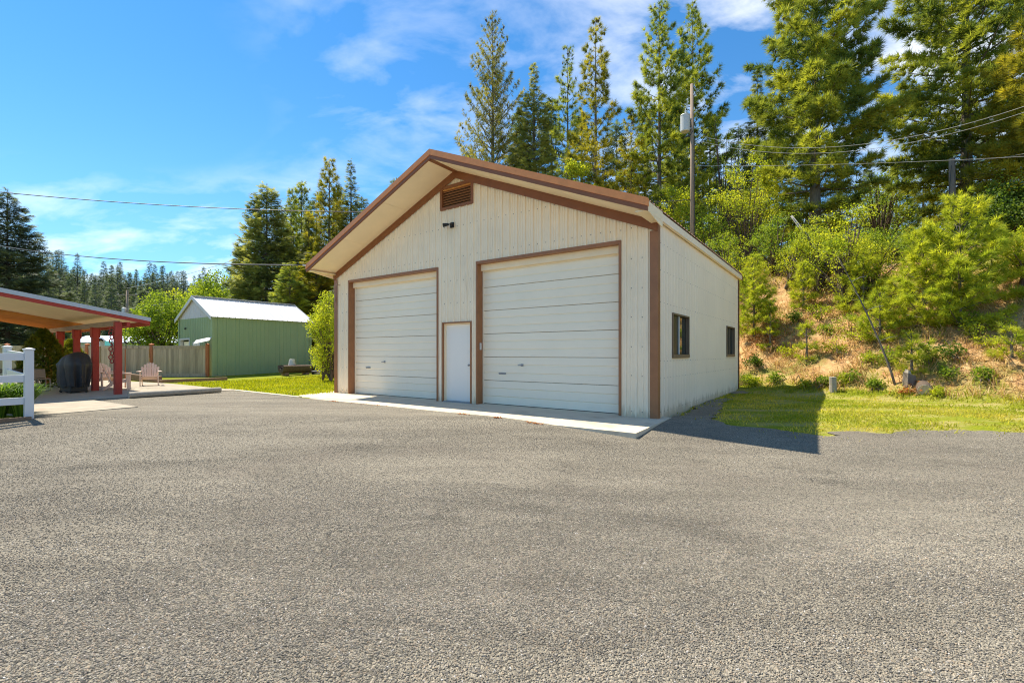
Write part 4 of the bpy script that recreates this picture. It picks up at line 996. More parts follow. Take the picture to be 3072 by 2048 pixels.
MB().beam((-0.10, 0, 2.02), (-0.19, 0, 1.905), 0.34, 0.015, up=(-0.8, 0, 0.6)).beam((0.0, 0, 2.075), (0.19, 0, 1.905), 0.34, 0.015, up=(0.8, 0, 0.6)).build('roof', 'grey_blue_steel', bh)
sp_ = empty('solar_panel', (-16.55, 24.8, 1.80))
tag(sp_, 'small tilted white panel on a bracket at the end fence post', 'panel')
MB().tube([(0.2, 0.2, -0.02), (0.15, 0.1, 0.12)], 0.02, 6).build('bracket', 'black_metal', sp_)
MB().beam((-0.35, 0, 0.12), (0.42, 0.1, 0.30), 0.42, 0.02, up=(0, -0.5, 0.86)).build('panel', 'white_steel', sp_)

# ------------------------------------------------------------------ things by the green shed
def gpt(x, y, dz=0.0): return (x, y, gz(x, y)+dz)
lp = empty('log_planter', gpt(-12.25, 26.35), GA+R_(90))
tag(lp, 'hollowed dark log planter lying against the green shed', 'planter')
m = MB(); n = 10
prof_o = [(0.30*math.cos(a), 0.26+0.26*math.sin(a)) for a in [math.pi*(1+k/8)*1.0 for k in range(9)]]; prof_i = [(0.21*math.cos(a), 0.30+0.16*math.sin(a)) for a in [math.pi*(2-k/8) for k in range(9)]]
m.prism([(p[0]*1.1, p[1]*1.5+0.12) for p in prof_o+prof_i], -0.85, 0.85, 'x'); m.build('hollow_log', 'bark_brown', lp)
for x in (-0.6, 0.6): MB().bevel_box(x-0.10, x+0.10, -0.24, 0.24, 0.0, 0.14, 0.015).build('foot', 'timber', lp)
MB().box(-0.8, 0.8, -0.20, 0.20, 0.42, 0.45).build('soil', 'bark_brown', lp)
bk = empty('bucket', gpt(-12.4, 26.25, 0.46))
tag(bk, 'upturned off white bucket standing on the log planter', 'bucket')
MB().lathe([(0.22, 0), (0.225, 0.03), (0.205, 0.04), (0.145, 0.42), (0.13, 0.43)], 16).build('body', 'bucket_white', bk, smooth=False)
MB().tube([(0.21*math.cos(a), 0.21*math.sin(a)-0.01, 0.10+0.06*math.sin(a)) for a in [math.pi*k/10+math.pi for k in range(11)]], 0.006, 5).build('handle', 'grey_metal', bk)
pb = empty('paddle_board', gpt(-11.72, 28.2), GA+R_(64))
tag(pb, 'blue and white paddle board leaning on the corner of the green shed', 'paddle board')
def board(name, w0, t0, y0, y1, mt):
    m = MB(); rings = []
    n = 14
    for i in range(n+1):
        t = i/n; w = max(0.02, w0*(1-abs(2*t-0.95)**2.6)); rings.append((w, 0.02+1.62*t, 0.42*(1-t)**1.5+0.0*t))
    V = []
    for w, z, y in rings: V += [(-w, y+y0, z), (0, y+y0-0.02, z), (w, y+y0, z), (w, y+y1, z), (-w, y+y1, z)]
    F = [(0,1,2,3,4), tuple(5*n+k for k in (4,3,2,1,0))]
    for i in range(n):
        for k in range(5): F.append((i*5+k, i*5+(k+1) % 5, i*5+5+(k+1) % 5, i*5+5+k))
    m.add(V, F); m.build(name, mt, pb)
board('deck', 0.30, 0.05, -0.03, 0.02, 'board_blue'); board('hull', 0.31, 0.05, 0.022, 0.075, 'bucket_white')
wt = empty('work_table', gpt(-10.75, 27.9), GA)
tag(wt, 'rough dark plank table standing in the weeds by the garage', 'table')
for k in range(5): MB().bevel_box(-0.9, 0.9, -0.45+k*0.18, -0.28+k*0.18, 0.70, 0.745, 0.006).build('plank', 'timber', wt)
for x in (-0.75, 0.75):
    for y in (-0.36, 0.36): MB().bevel_box(x-0.05, x+0.05, y-0.05, y+0.05, 0, 0.699, 0.008).build('leg', 'timber', wt)
MB().box(-0.7, 0.7, -0.37, -0.33, 0.40, 0.52).build('stretcher', 'timber', wt)
bs = empty('basin', gpt(-11.45, 27.2), 0)
tag(bs, 'dark shallow basin lying at the foot of the paddle board', 'basin')
MB().lathe([(0.20, 0), (0.30, 0.10), (0.33, 0.17), (0.31, 0.17), (0.27, 0.10), (0.16, 0.03)], 18).build('bowl', 'black_metal', bs, smooth=True)
MB().lathe([(0.335, 0.165), (0.345, 0.175), (0.335, 0.185), (0.325, 0.175)], 18).build('rim', 'grey_metal', bs)
rr = random.Random(12)
fw = empty('firewood', gpt(-11.05, 27.0), 0)
tag(fw, 'small heap of split firewood in front of the plank table', 'firewood')
for k in range(11):
    a = rr.uniform(-0.6, 0.6); l = rr.uniform(0.3, 0.45); x, y, z = rr.uniform(-0.45, 0.5), rr.uniform(-0.2, 0.2), 0.05+0.07*(k % 2)
    MB().beam((x-l/2*math.cos(a), y-l/2*math.sin(a), z), (x+l/2*math.cos(a), y+l/2*math.sin(a), z+rr.uniform(-.02, .03)), rr.uniform(0.06, 0.10), rr.uniform(0.05, 0.08)).build('log', rr.choice(['cut_wood', 'timber', 'bark_brown']), fw)

# ------------------------------------------------------------------ far houses
rsd = empty('red_outbuilding', (-36.9, 42.0, 0.1), R_(12)); rsd.scale = (0.55, 0.55, 0.86)
tag(rsd, 'small red outbuilding with a teal roof showing above the board fence', 'shed')
MB().prism([(-1.1, 0), (1.1, 0), (1.1, 1.95), (0, 2.6), (-1.1, 1.95)], -0.9, 2.2).build('wall', 'barn_red', rsd)
MB().prism([(-1.35, 1.86), (0, 2.66), (0, 2.74), (-1.40, 1.92)], -1.1, 2.4).prism([(1.35, 1.86), (0, 2.66), (0, 2.74), (1.40, 1.92)], -1.1, 2.4).build('roof', 'teal_roof', rsd)
MB().box(-0.4, 0.4, -0.93, -0.905, 0.0, 1.7).build('door', 'white_door', rsd)
whs = empty('white_house', (-46.0, 58.0, 0.1), R_(8))
tag(whs, 'long low white house far behind the board fence', 'house')
MB().box(-6, 6, -2.5, 2.5, -0.3, 2.5).build('wall', 'white_steel', whs)
MB().prism([(-2.9, 2.45), (0, 3.3), (2.9, 2.45), (2.9, 2.55), (0, 3.42), (-2.9, 2.55)], -6.3, 6.3, 'x').build('roof', 'grey_blue_steel', whs)
for x in (-4, -1, 2, 4.5):
    wn = empty('window', (x, -2.5, 1.1)); wn.parent = whs
    MB().box(-0.5, 0.5, -0.03, 0.01, 0, 1.0).build('pane', 'window_glass', wn); MB().box(-0.56, 0.56, -0.05, -0.031, -0.06, 0.0).box(-0.56, 0.56, -0.05, -0.031, 1.0, 1.06).build('frame', 'white_steel', wn)

# ------------------------------------------------------------------ poles and wires
def pole(name, x, y, h, r0, r1, label):
    t = empty(name, (x, y, gz(x, y)-0.3)); tag(t, label, 'utility pole')
    MB().tube([(0, 0, 0), (0.01, 0, h*0.5), (0.0, 0.02, h)], [r0, (r0+r1)/2, r1], 14).build('pole', 'pole_wood', t, smooth=True)
    return t
MPX, MPY = 10.05, 26.0; base = gz(MPX, MPY)-0.3
mpole = pole('utility_pole', MPX, MPY, 16.35-base, 0.125, 0.085, 'tall grey wooden utility pole with a transformer behind the garage')
tr = empty('transformer', (-0.40, -0.05, 13.65-base)); tr.parent = mpole
MB().lathe([(0.22, 0), (0.25, 0.04), (0.255, 0.86), (0.265, 0.87), (0.265, 0.90), (0.24, 0.94), (0.12, 0.98)], 20).build('tank', 'transformer_grey', tr, smooth=False)
MB().lathe([(0.035, 0), (0.05, 0.05), (0.03, 0.09), (0.045, 0.14), (0.02, 0.34)], 8, (0.02, 0, 0.97)).build('bushing', 'bucket_white', tr)
MB().box(0.24, 0.36, -0.05, 0.05, 0.15, 0.22).box(0.24, 0.36, -0.05, 0.05, 0.66, 0.73).build('bracket', 'grey_metal', tr)
MB().tube([(0.0, -0.2, 13.68-base), (-0.25, -0.25, 13.3-base), (-0.55, -0.2, 13.25-base), (-0.1, -0.12, 13.45-base)], 0.018, 6).build('drop_leads', 'wire_dark', mpole)
MB().tube([(0.10, -0.12, 0.5), (0.09, -0.12, 13.3-base)], 0.016, 6).build('ground_wire', 'wire_dark', mpole)
fpole = pole('utility_pole', -49.6, 60.0, 9.6, 0.17, 0.12, 'distant utility pole with a crossarm in front of the forested hill')
MB().beam((-1.3, 0, 9.0), (1.3, 0, 9.0), 0.10, 0.12).build('crossarm', 'pole_wood', fpole)
MB().lathe([(0.2, 0), (0.22, 0.05), (0.22, 0.7), (0.1, 0.8)], 12, (-0.42, 0, 6.6)).build('transformer', 'transformer_grey', fpole)
for x in (-1.15, 0, 1.15): MB().lathe([(0.03, 0), (0.06, 0.06), (0.03, 0.16)], 8, (x, 0, 9.062)).build('insulator', 'bucket_white', fpole)
tpole = pole('utility_pole', -19.4, 44.0, 14.9, 0.14, 0.10, 'grey utility pole rising among the conifers behind the green shed')
MB().beam((-1.2, 0.3, 14.1), (1.2, -0.3, 14.4), 0.10, 0.12).build('crossarm', 'pole_wood', tpole)
opx, opy = 22.6, 23.9
opole = pole('old_pole', opx, opy, 5.6, 0.16, 0.13, 'short broken grey pole standing under the right hand pine')
MB().tube([(-0.16, -0.1, 0.4), (-0.35, -0.1, 2.5), (-0.14, -0.1, 5.2)], 0.012, 5).build('guy_wire', 'wire_dark', opole)
def wire(name, a, b, sag, r, m, label, t1=1.0, t0=0.0, n=40):
    a = Vector(a); b = Vector(b); pts = []
    for i in range(n+1):
        t = t0+(t1-t0)*i/n; p = a.lerp(b, t) if 0 <= t <= 1 else a+(b-a)*t; pts.append(p-Vector((0, 0, 4*sag*t*(1-t))))
    o = MB().tube(pts, r, 6).build(name, m, smooth=True); return tag(o, label, 'wire')
wire('power_line', (MPX, MPY, 9.9), (-26, 23.65, 9.5), 0.85, 0.020, 'wire_dark', 'upper dark power line crossing the open sky on the left', t1=1.35)
wire('service_drop', (-6.62, 14.72, 4.10), (-26.4, 24.0, 6.85), 0.24, 0.018, 'wire_dark', 'twisted service cable running from the garage eave out to the left', t1=1.4)
wire('service_drop', (MPX+0.1, MPY-0.1, 13.5), (20.0, 18.2, 10.95), 1.15, 0.010, 'wire_light', 'upper strand of the paired cable sagging from the transformer pole', t1=1.35)
wire('service_drop', (MPX+0.1, MPY-0.1, 13.2), (20.0, 18.2, 10.72), 1.15, 0.010, 'wire_light', 'lower strand of the paired cable sagging from the transformer pole', t1=1.35)
wire('phone_line', (MPX+0.1, MPY-0.1, 11.74), (20.0, 18.2, 9.0), 0.12, 0.008, 'wire_light', 'thin straight line running right from the transformer pole', t1=1.35)
wire('phone_line', (opx, opy, gz(opx, opy)+5.2), (22.0, 18.0, 9.6), 0.25, 0.007, 'wire_light', 'thin line rising right from the short broken pole', t1=1.4)
wire('distant_line', (-49.6, 60, 9.75), (-19.4, 44, 12.6), 0.5, 0.022, 'wire_light', 'upper distant line strung before the forested hill')
wire('distant_line', (-49.9, 60, 7.0), (-19.4, 44, 9.6), 0.5, 0.022, 'wire_light', 'lower distant line strung before the forested hill')
m = MB(); m.tube([(-6.62, 14.72, 4.10), (-6.45, 14.83, 4.08), (-6.40, 14.84, 4.02)], 0.03, 8); tag(m.build('cable_anchor', 'bucket_white'), 'pale insulator anchoring the cable at the garage eave corner', 'insulator')

# ------------------------------------------------------------------ foliage
def unit(v): return v/np.maximum(np.linalg.norm(v, axis=-1, keepdims=True), 1e-9)
def tpl_pine(rs, K=20):
    th = rs.rand(K)*6.283; ph = np.radians(12+68*rs.rand(K)); l = 0.75+0.35*rs.rand(K)
    d = np.column_stack([np.sin(ph)*np.cos(th), np.sin(ph)*np.sin(th), np.cos(ph)]); s = unit(np.cross(d, rs.randn(K, 3)))
    return np.stack([d*0.05-s*0.040, d*0.05+s*0.040, d*l[:, None]], 1)
def tpl_spray(rs, K=9):
    T = [[(-0.05, 0, 0), (0.05, 0, 0), (0, 0, 1.0)]]
    for k in range(K-1):
        z = 0.08+0.8*(k//2)/(K/2); s = 1 if k % 2 else -1; l = 0.55*(1-z*0.55)
        T.append([(0, 0.02*s, z-0.06), (0, 0.0, z+0.07), (s*l*0.85, -0.14*rs.rand()-0.04, z+l*0.62)])
    return np.array(T)
def tpl_leaf(rs, K=5):
    T = []
    for k in range(K):
        c = rs.randn(3)*0.42; d = unit(rs.randn(3)); s = unit(np.cross(d, rs.randn(3))); l = 0.36+0.14*rs.rand(); w = l*0.42
        T.append([c-d*l*0.5, c+s*w, c+d*l*0.6]); T.append([c-d*l*0.5, c+d*l*0.6, c-s*w])
    return np.array(T)
TPL = {}
_r = np.random.RandomState(77)
for k in range(3):
    TPL.setdefault('pine', []).append(tpl_pine(_r)); TPL.setdefault('spray', []).append(tpl_spray(_r)); TPL.setdefault('leaf', []).append(tpl_leaf(_r))
    TPL.setdefault('leaf3', []).append(tpl_leaf(_r, 3)); TPL.setdefault('pine8', []).append(tpl_pine(_r, 13))
def tufts(P, D, Sz, kind, rs, tint):
    out = []; tt = []
    M = len(P); pick = rs.randint(0, 3, M); D = unit(D)
    for v in range(3):
        q = pick == v
        if not q.any(): continue
        T = TPL[kind][v]; p, d, s = P[q], D[q], Sz[q]; n = len(p)
        a = unit(np.cross(d, rs.randn(n, 3))); b = np.cross(d, a)
        if kind == 'spray':      # keep the flat side of a spray roughly level
            up = np.array([0, 0, 1.0]); a = unit(np.cross(np.broadcast_to(up, d.shape), d)+rs.randn(n, 3)*0.25); a = unit(a-d*(a*d).sum(1, keepdims=True)); b = np.cross(d, a)
        w = (T[None, :, :, 0:1]*a[:, None, None, :]+T[None, :, :, 1:2]*b[:, None, None, :]+T[None, :, :, 2:3]*d[:, None, None, :])*s[:, None, None, None]+p[:, None, None, :]
        out.append(w.reshape(-1, 3)); tt.append(np.repeat(tint[q], T.shape[0]*3))
    return np.concatenate(out), np.concatenate(tt)
def foliage_mesh(name, V, tt, m, parent=None):
    return mesh_np(name, V, np.arange(len(V)).reshape(-1, 3), m, parent, tint=tt)
def wood_np(paths, n=4):
    """paths: list of (pts (k,3), radii (k,)); returns V, quads"""
    VV = []; FF = []; off = 0
    ang = np.arange(n)*2*math.pi/n
    for pts, rad in paths:
        k = len(pts); d = unit(np.gradient(pts, axis=0)); ref = np.where(np.abs(d[:, 2:3]) > 0.9, np.array([[1.0, 0, 0]]), np.array([[0, 0, 1.0]]))
        u = unit(np.cross(d, ref)); w = np.cross(d, u)
        V = pts[:, None]+(u[:, None]*np.cos(ang)[None, :, None]+w[:, None]*np.sin(ang)[None, :, None])*rad[:, None, None]
        VV.append(V.reshape(-1, 3)); i = np.arange(k*n).reshape(k, n)
        a, b = i[:-1], i[1:]
        FF.append(np.stack([a, np.roll(a, -1, 1), np.roll(b, -1, 1), b], -1).reshape(-1, 4)+off); off += k*n
    return np.concatenate(VV), np.concatenate(FF)

def conifer_arrays(seed, H, Rr, cb=0.12, wh=0.55, nb=5, prof=None, e_top=35, e_bot=-5, curve=0.10, kind='pine', size=0.34, dens=10, inner=0.25, lat=0.40, lean=0.0, trunk=None, zj=0.3, droop=0.0, up=0.5, irr=0.25):
    rs = np.random.RandomState(seed)
    if prof is None: prof = lambda t: (1-t)**0.8
    zs = []; z = cb*H
    while z < H*0.985:
        zs.append(z); z += wh*(0.75+0.5*rs.rand())*(1.0-0.45*(z/H))
    Bz = []; Ba = []; Bl = []; Be = []
    for z in zs:
        t = (z-cb*H)/(H-cb*H); n = max(2, int(round(nb*(0.8+0.4*rs.rand())))); a0 = rs.rand()*6.283
        for k in range(n):
            Bz.append(z+zj*(rs.rand()-0.5)); Ba.append(a0+6.283*k/n+0.7*(rs.rand()-0.5)); Bl.append(max(0.15, Rr*prof(t)*(1-irr+2*irr*rs.rand()*0.75)))
            Be.append(math.radians(e_bot+(e_top-e_bot)*t+10*rs.randn()*0.6))
    Bz, Ba, Bl, Be = map(np.array, (Bz, Ba, Bl, Be)); nbr = len(Bz)
    def at(i, s):
        r = Bl[i]*s; zz = Bz[i]+Bl[i]*(np.tan(Be[i])*s+curve*s*s-droop*s*(1-s)*2)
        return np.column_stack([np.cos(Ba[i])*r+lean*zz, np.sin(Ba[i])*r, zz])
    cnt = np.maximum(3, (dens*Bl**1.35*(0.8+0.4*rs.rand(nbr))).astype(int)); I = np.repeat(np.arange(nbr), cnt); n = len(I)
    s = inner+(1-inner)*rs.rand(n)**0.75; s = np.minimum(s, 1.0)
    P = at(I, s); rad = np.column_stack([np.cos(Ba[I]), np.sin(Ba[I]), np.zeros(n)]); side = np.column_stack([-np.sin(Ba[I]), np.cos(Ba[I]), np.zeros(n)])
    o = (rs.rand(n)*2-1); o = np.sign(o)*np.abs(o)**0.8; am = lat*Bl[I]*np.clip(1.12-s, 0.05, 1)*np.clip(s*3, 0, 1)
    P = P+side*(o*am)[:, None]+rad*(np.abs(o)*am*0.45)[:, None]; P[:, 2] += rs.randn(n)*0.05*size/0.3-droop*0.25*np.abs(o)*am
    D = rad*0.75+side*(o*0.8)[:, None]+np.array([0, 0, 1.0])*up+rs.randn(n, 3)*0.22
    Sz = size*(0.75+0.5*rs.rand(n))*(0.75+0.25*np.clip(Bl[I]/(0.5*Rr), 0, 1)); tint = np.clip(0.42+0.20*rs.randn(n)+0.20*rs.randn(nbr)[I], 0, 1)
    # leader
    k = max(6, int(H*0.5)); zz = H*(0.93+0.07*rs.rand(k)); P2 = np.column_stack([lean*zz+rs.randn(k)*0.03, rs.randn(k)*0.03, zz]); D2 = np.column_stack([rs.randn(k)*0.5, rs.randn(k)*0.5, np.ones(k)])
    P = np.concatenate([P, P2]); D = np.concatenate([D, D2]); Sz = np.concatenate([Sz, np.full(k, size*0.45)]); tint = np.concatenate([tint, np.full(k, 0.45)])
    V, tt = tufts(P, D, Sz, kind, rs, tint)
    tr0 = trunk if trunk else 0.012*H+0.03
    hz = np.linspace(0, 1, 12); paths = [(np.column_stack([lean*hz*H, np.zeros(12), hz*H*0.995]), np.maximum(tr0*(1-hz)**0.9, 0.012))]
    WV, WF = wood_np(paths, 9)
    sp = np.linspace(0, 1, 5); bp = [(at(np.full(5, i), sp*0.96), np.maximum(0.018*Bl[i]*(1-sp)+0.006, 0.006)) for i in range(nbr)]
    BV, BF = wood_np(bp, 3)
    return V, tt, np.concatenate([WV, BV]), np.concatenate([WF, BF+len(WV)]), (at, nbr, Bl, rs)
def tree_obj(name, x, y, arr, leafm, barkm, label, cat='tree', group=None, cones=0, rz=0.0, sink=0.15):
    V, tt, WV, WF, ex = arr
    t = empty(name, (x, y, gz(x, y)-sink), rz); tag(t, label, cat, group)
    mesh_np('trunk', WV, WF, barkm, t, smooth=True)
    foliage_mesh('crown', V, tt, leafm, t)
    if cones:
        at, nbr, Bl, rs = ex; i = rs.randint(int(nbr*0.45), nbr, cones); P = at(i, 0.9+0.1*rs.rand(cones)); P[:, 2] -= 0.16
        n = cones; out = []
        for k in range(n):
            a = rs.rand()*6.283; h, r = 0.20+0.12*rs.rand(), 0.055+0.03*rs.rand(); tp = P[k]+[0, 0, h/2]; bt = P[k]-[0.03*math.cos(a), 0.03*math.sin(a), h/2]
            ring = [P[k]+[r*math.cos(a+q), r*math.sin(a+q), 0.02] for q in (0, 1.57, 3.14, 4.71)]
            for q in range(4): out += [tp, ring[q], ring[(q+1) % 4], bt, ring[(q+1) % 4], ring[q]]
        o = mesh_np('cones', np.array(out), np.arange(len(out)).reshape(-1, 3), 'cone_brown', t, tint=np.repeat(rs.rand(n), 24)); tag(o, kind='stuff')
    return t
def broadleaf_arrays(seed, H, Rr, zc=0.6, nblob=26, dens=60, size=0.22, kind='leaf', stems=4, flat=0.8, base_r=0.35, tr=0.05, spread=1.0, low=0.25, br=0.32):
    rs = np.random.RandomState(seed); C = []
    while len(C) < nblob:
        p = rs.rand(3)*2-1
        if 0.30 < np.linalg.norm(p) < 1: C.append(p)
    C = np.array(C); C = np.column_stack([C[:, 0]*Rr*spread, C[:, 1]*Rr*spread, H*(low+(1-low)*(0.5+0.5*C[:, 2]*0.92))])
    wid = np.clip(1.15-np.abs((C[:, 2]/H-zc)/0.62)**2, 0.35, 1); C[:, :2] *= wid[:, None]
    rb_ = br*Rr*(0.7+0.6*rs.rand(nblob)); cnt = np.maximum(8, (dens*(rb_/(br*Rr))**2).astype(int)); I = np.repeat(np.arange(nblob), cnt); n = len(I)
    d = unit(rs.randn(n, 3)); rr_ = rs.rand(n)**0.45; P = C[I]+d*(rr_*rb_[I])[:, None]*np.array([1, 1, flat]); P[:, 2] = np.maximum(P[:, 2], 0.06)
    V, tt = tufts(P, d+np.array([0, 0, 0.4]), size*(0.7+0.6*rs.rand(n)), kind, rs, np.clip(0.45+0.22*rs.randn(n)+0.13*rs.randn(nblob)[I], 0, 1))
    paths = []; S0 = [np.array([rs.randn()*0.06*stems, rs.randn()*0.06*stems, 0]) for _ in range(stems)]
    for b in range(nblob):
        a = S0[b % stems]; q = np.linspace(0, 1, 7)[:, None]; mid = np.array([C[b, 0]*0.25, C[b, 1]*0.25, C[b, 2]*0.6])
        pts = a*(1-q)**2+2*q*(1-q)*mid+q*q*C[b]; paths.append((pts, tr*(1-0.85*q[:, 0])+0.004))
    WV, WF = wood_np(paths, 5)
    return V, tt, WV, WF, None

def wp(prof_pts):
    a = np.array(prof_pts); return lambda t: float(np.interp(t, a[:, 0], a[:, 1]))
TB = 'trees on the bank behind the garage'
P_open = wp([(0, .75), (.15, 1), (.35, .85), (.6, .5), (.85, .25), (1, .03)])
P_col = wp([(0, .8), (.2, 1), (.5, .85), (.75, .5), (.92, .28), (1, .05)])
P_big = wp([(0, .55), (.12, .95), (.35, 1), (.6, .85), (.8, .6), (.95, .3), (1, .1)])
P_fir = wp([(0, 1), (.3, .78), (.6, .48), (.85, .2), (1, .02)])
def tx(u, y): return (u-1536)/1397*y
def pine(u, y, vtop, Rr, seed, label, leafm='leaf_pine', cones=0, **kw):
    x = tx(u, y); H = (1061-vtop)/1397*y+1.3-gz(x, y)+0.15
    return tree_obj('pine_tree', x, y, conifer_arrays(seed, H, Rr, **kw), leafm, kw.pop('bark', 'bark_grey') if 'bark' in kw else 'bark_grey', label, 'tree', TB, cones)
pine(1478, 34, 28, 3.7, 1, 'tall thinly leafed pale pine with upswept branches above the garage ridge', 'leaf_pine_pale', 60, cb=0.10, wh=0.60, nb=5, prof=P_open, e_top=50, e_bot=20, curve=0.30, size=0.27, dens=15, inner=0.05, lat=0.26, kind='pine8', trunk=0.24, irr=0.45)
pine(1703, 37, 132, 1.9, 3, 'narrow dark pine hung with cones left of the golden pine', 'leaf_pine', 40, cb=0.10, wh=0.95, nb=4, prof=P_col, e_top=40, e_bot=5, curve=0.25, size=0.36, dens=9, inner=0.25, lat=0.30, trunk=0.18, irr=0.45)
pine(1787, 33, 55, 2.1, 4, 'tall golden tipped pine with open tiers of branches', 'leaf_pine_gold', 20, cb=0.10, wh=0.95, nb=4, prof=P_col, e_top=36, e_bot=6, curve=0.18, size=0.40, dens=11, inner=0.22, lat=0.36, trunk=0.22, irr=0.45)
pine(1893, 36, 335, 1.7, 5, 'small slender pine between the golden pine and the utility pole', 'leaf_pine_gold', 8, cb=0.08, wh=0.85, nb=4, prof=P_col, e_top=35, e_bot=5, curve=0.12, size=0.36, dens=9, inner=0.2, lat=0.34, trunk=0.12, irr=0.45)
pine(1978, 36, 2, 2.9, 6, 'tall cone laden pine just left of the utility pole', 'leaf_pine', 70, cb=0.08, wh=1.0, nb=5, prof=P_col, e_top=40, e_bot=0, curve=0.20, size=0.42, dens=11, inner=0.22, lat=0.36, trunk=0.24, irr=0.45)
pine(2078, 39, 12, 3.0, 7, 'tall cone laden pine directly behind the utility pole', 'leaf_pine', 80, cb=0.08, wh=1.05, nb=5, prof=P_col, e_top=40, e_bot=4, curve=0.22, size=0.42, dens=10.5, inner=0.22, lat=0.36, trunk=0.24, irr=0.45)
pine(2445, 27, -190, 3.7, 8, 'giant dense white pine with dark layered boughs right of the utility pole', 'leaf_pine', 30, cb=0.14, wh=1.0, nb=6, prof=P_big, e_top=30, e_bot=-6, curve=0.16, size=0.42, dens=15, inner=0.12, lat=0.44, trunk=0.36, irr=0.40)
pine(2900, 26.5, -260, 4.1, 9, 'giant dark pine filling the upper right corner', 'leaf_pine', 20, cb=0.16, wh=1.0, nb=6, prof=P_big, e_top=30, e_bot=-6, curve=0.14, size=0.42, dens=15, inner=0.12, lat=0.44, trunk=0.36, irr=0.40)
pine(3190, 21, 40, 2.9, 10, 'golden green pine reaching in at the right edge', 'leaf_pine_gold', 0, cb=0.15, wh=0.62, nb=5, prof=P_big, e_top=35, e_bot=0, curve=0.15, size=0.38, dens=12, inner=0.2, lat=0.45, trunk=0.22)
pine(2690, 38, 500, 2.2, 12, 'darker pine in the gap between the two giant pines', 'leaf_pine', 0, cb=0.1, wh=0.65, nb=5, prof=P_col, e_top=35, e_bot=0, curve=0.12, size=0.42, dens=10, inner=0.2, lat=0.42)
def spruce(u, y, vtop, Rr, seed, label, leafm='leaf_spruce', name='spruce_tree', group=TB, size=0.42, dens=16, wh=0.42, nb=6, e_top=25, e_bot=-18, droop=0.12, prof=P_fir, cb=0.06, inner=0.15, **kw):
    x = tx(u, y); H = (1061-vtop)/1397*y+1.3-gz(x, y)+0.15
    return tree_obj(name, x, y, conifer_arrays(seed, H, Rr, cb=cb, wh=wh, nb=nb, prof=prof, e_top=e_top, e_bot=e_bot, curve=0.10, kind='spray', size=size, dens=dens, inner=inner, lat=0.42, droop=droop, up=0.05, **kw), leafm, 'bark_brown', label, 'tree', group)
spruce(1602, 33, 192, 2.4, 21, 'half dead greyish spruce with a bare spike top above the garage roof', 'leaf_spruce_grey', prof=wp([(0, 1), (.4, .85), (.65, .62), (.82, .42), (.86, .28), (.87, .04), (1, .02)]), dens=13, size=0.42)
spruce(2272, 32, 205, 1.55, 22, 'dark pointed fir left of the giant white pine', 'leaf_spruce', size=0.40, dens=22, e_bot=-5)
TL = 'conifers behind the green shed'
spruce(800, 38, 555, 3.1, 23, 'broad drooping spruce directly behind the green shed', 'leaf_spruce_grey', group=TL, size=0.52, dens=15, prof=wp([(0, .9), (.25, 1), (.5, .8), (.75, .5), (.9, .3), (1, .08)]), droop=0.25, e_bot=-25)
def pineL(u, y, vtop, Rr, seed, label, leafm='leaf_pine', **kw):
    t = pine(u, y, vtop, Rr, seed, label, leafm, 12, wh=0.75, nb=5, prof=P_col, e_top=45, e_bot=0, curve=0.18, size=0.42, dens=9, inner=0.2, lat=0.42, cb=0.05, **kw); t['group'] = TL; return t
pineL(873, 42, 573, 1.5, 24, 'thin pine top right of the drooping spruce', 'leaf_pine')
pineL(905, 44, 540, 1.9, 25, 'pine beside the grey pole behind the green shed')
pineL(988, 40, 478, 2.3, 26, 'taller pine with wide spaced whorls left of the garage roof', 'leaf_pine_gold')
spruce(1053, 41, 478, 2.2, 27, 'slim pointed fir next to the left slope of the garage roof', group=TL, size=0.42, dens=17)
pineL(1190, 46, 530, 2.0, 28, 'pine top peeping over the left slope of the garage roof')
spruce(948, 36, 760, 2.6, 29, 'yellowish bushy conifer between the green shed and the garage', 'leaf_pine_gold', group=TL, size=0.55, dens=14, prof=wp([(0, 1), (.5, .85), (.8, .5), (1, .1)]))
spruce(870, 33, 790, 1.7, 30, 'low green conifer close behind the right end of the green shed', 'leaf_pine', group=TL, size=0.5, dens=16, prof=wp([(0, 1), (.5, .8), (.8, .45), (1, .08)]))
spruce(1040, 31, 800, 2.2, 31, 'dark fir hugging the left wall of the garage', 'leaf_spruce', group=TL, size=0.5, dens=15)
spruce(22, 34, 570, 3.6, 32, 'large blue grey spruce at the left edge above the patio roof', 'leaf_blue_spruce', group='conifers beyond the patio', size=0.50, dens=21, e_bot=-12, prof=wp([(0, 1), (.3, .9), (.6, .55), (.85, .25), (1, .03)]))
spruce(-170, 36, 600, 3.6, 33, 'second blue grey spruce left of the large one', 'leaf_blue_spruce', group='conifers beyond the patio', size=0.55, dens=11, e_bot=-12)
spruce(432, 70, 872, 3.0, 34, 'small pale blue spruce standing before the forested hill', 'leaf_blue_spruce', group='conifers beyond the patio', size=0.8, dens=8)
spruce(170, 60, 905, 2.0, 35, 'yellowish young conifer just above the patio roof edge', 'leaf_maple', group='conifers beyond the patio', size=0.7, dens=9)

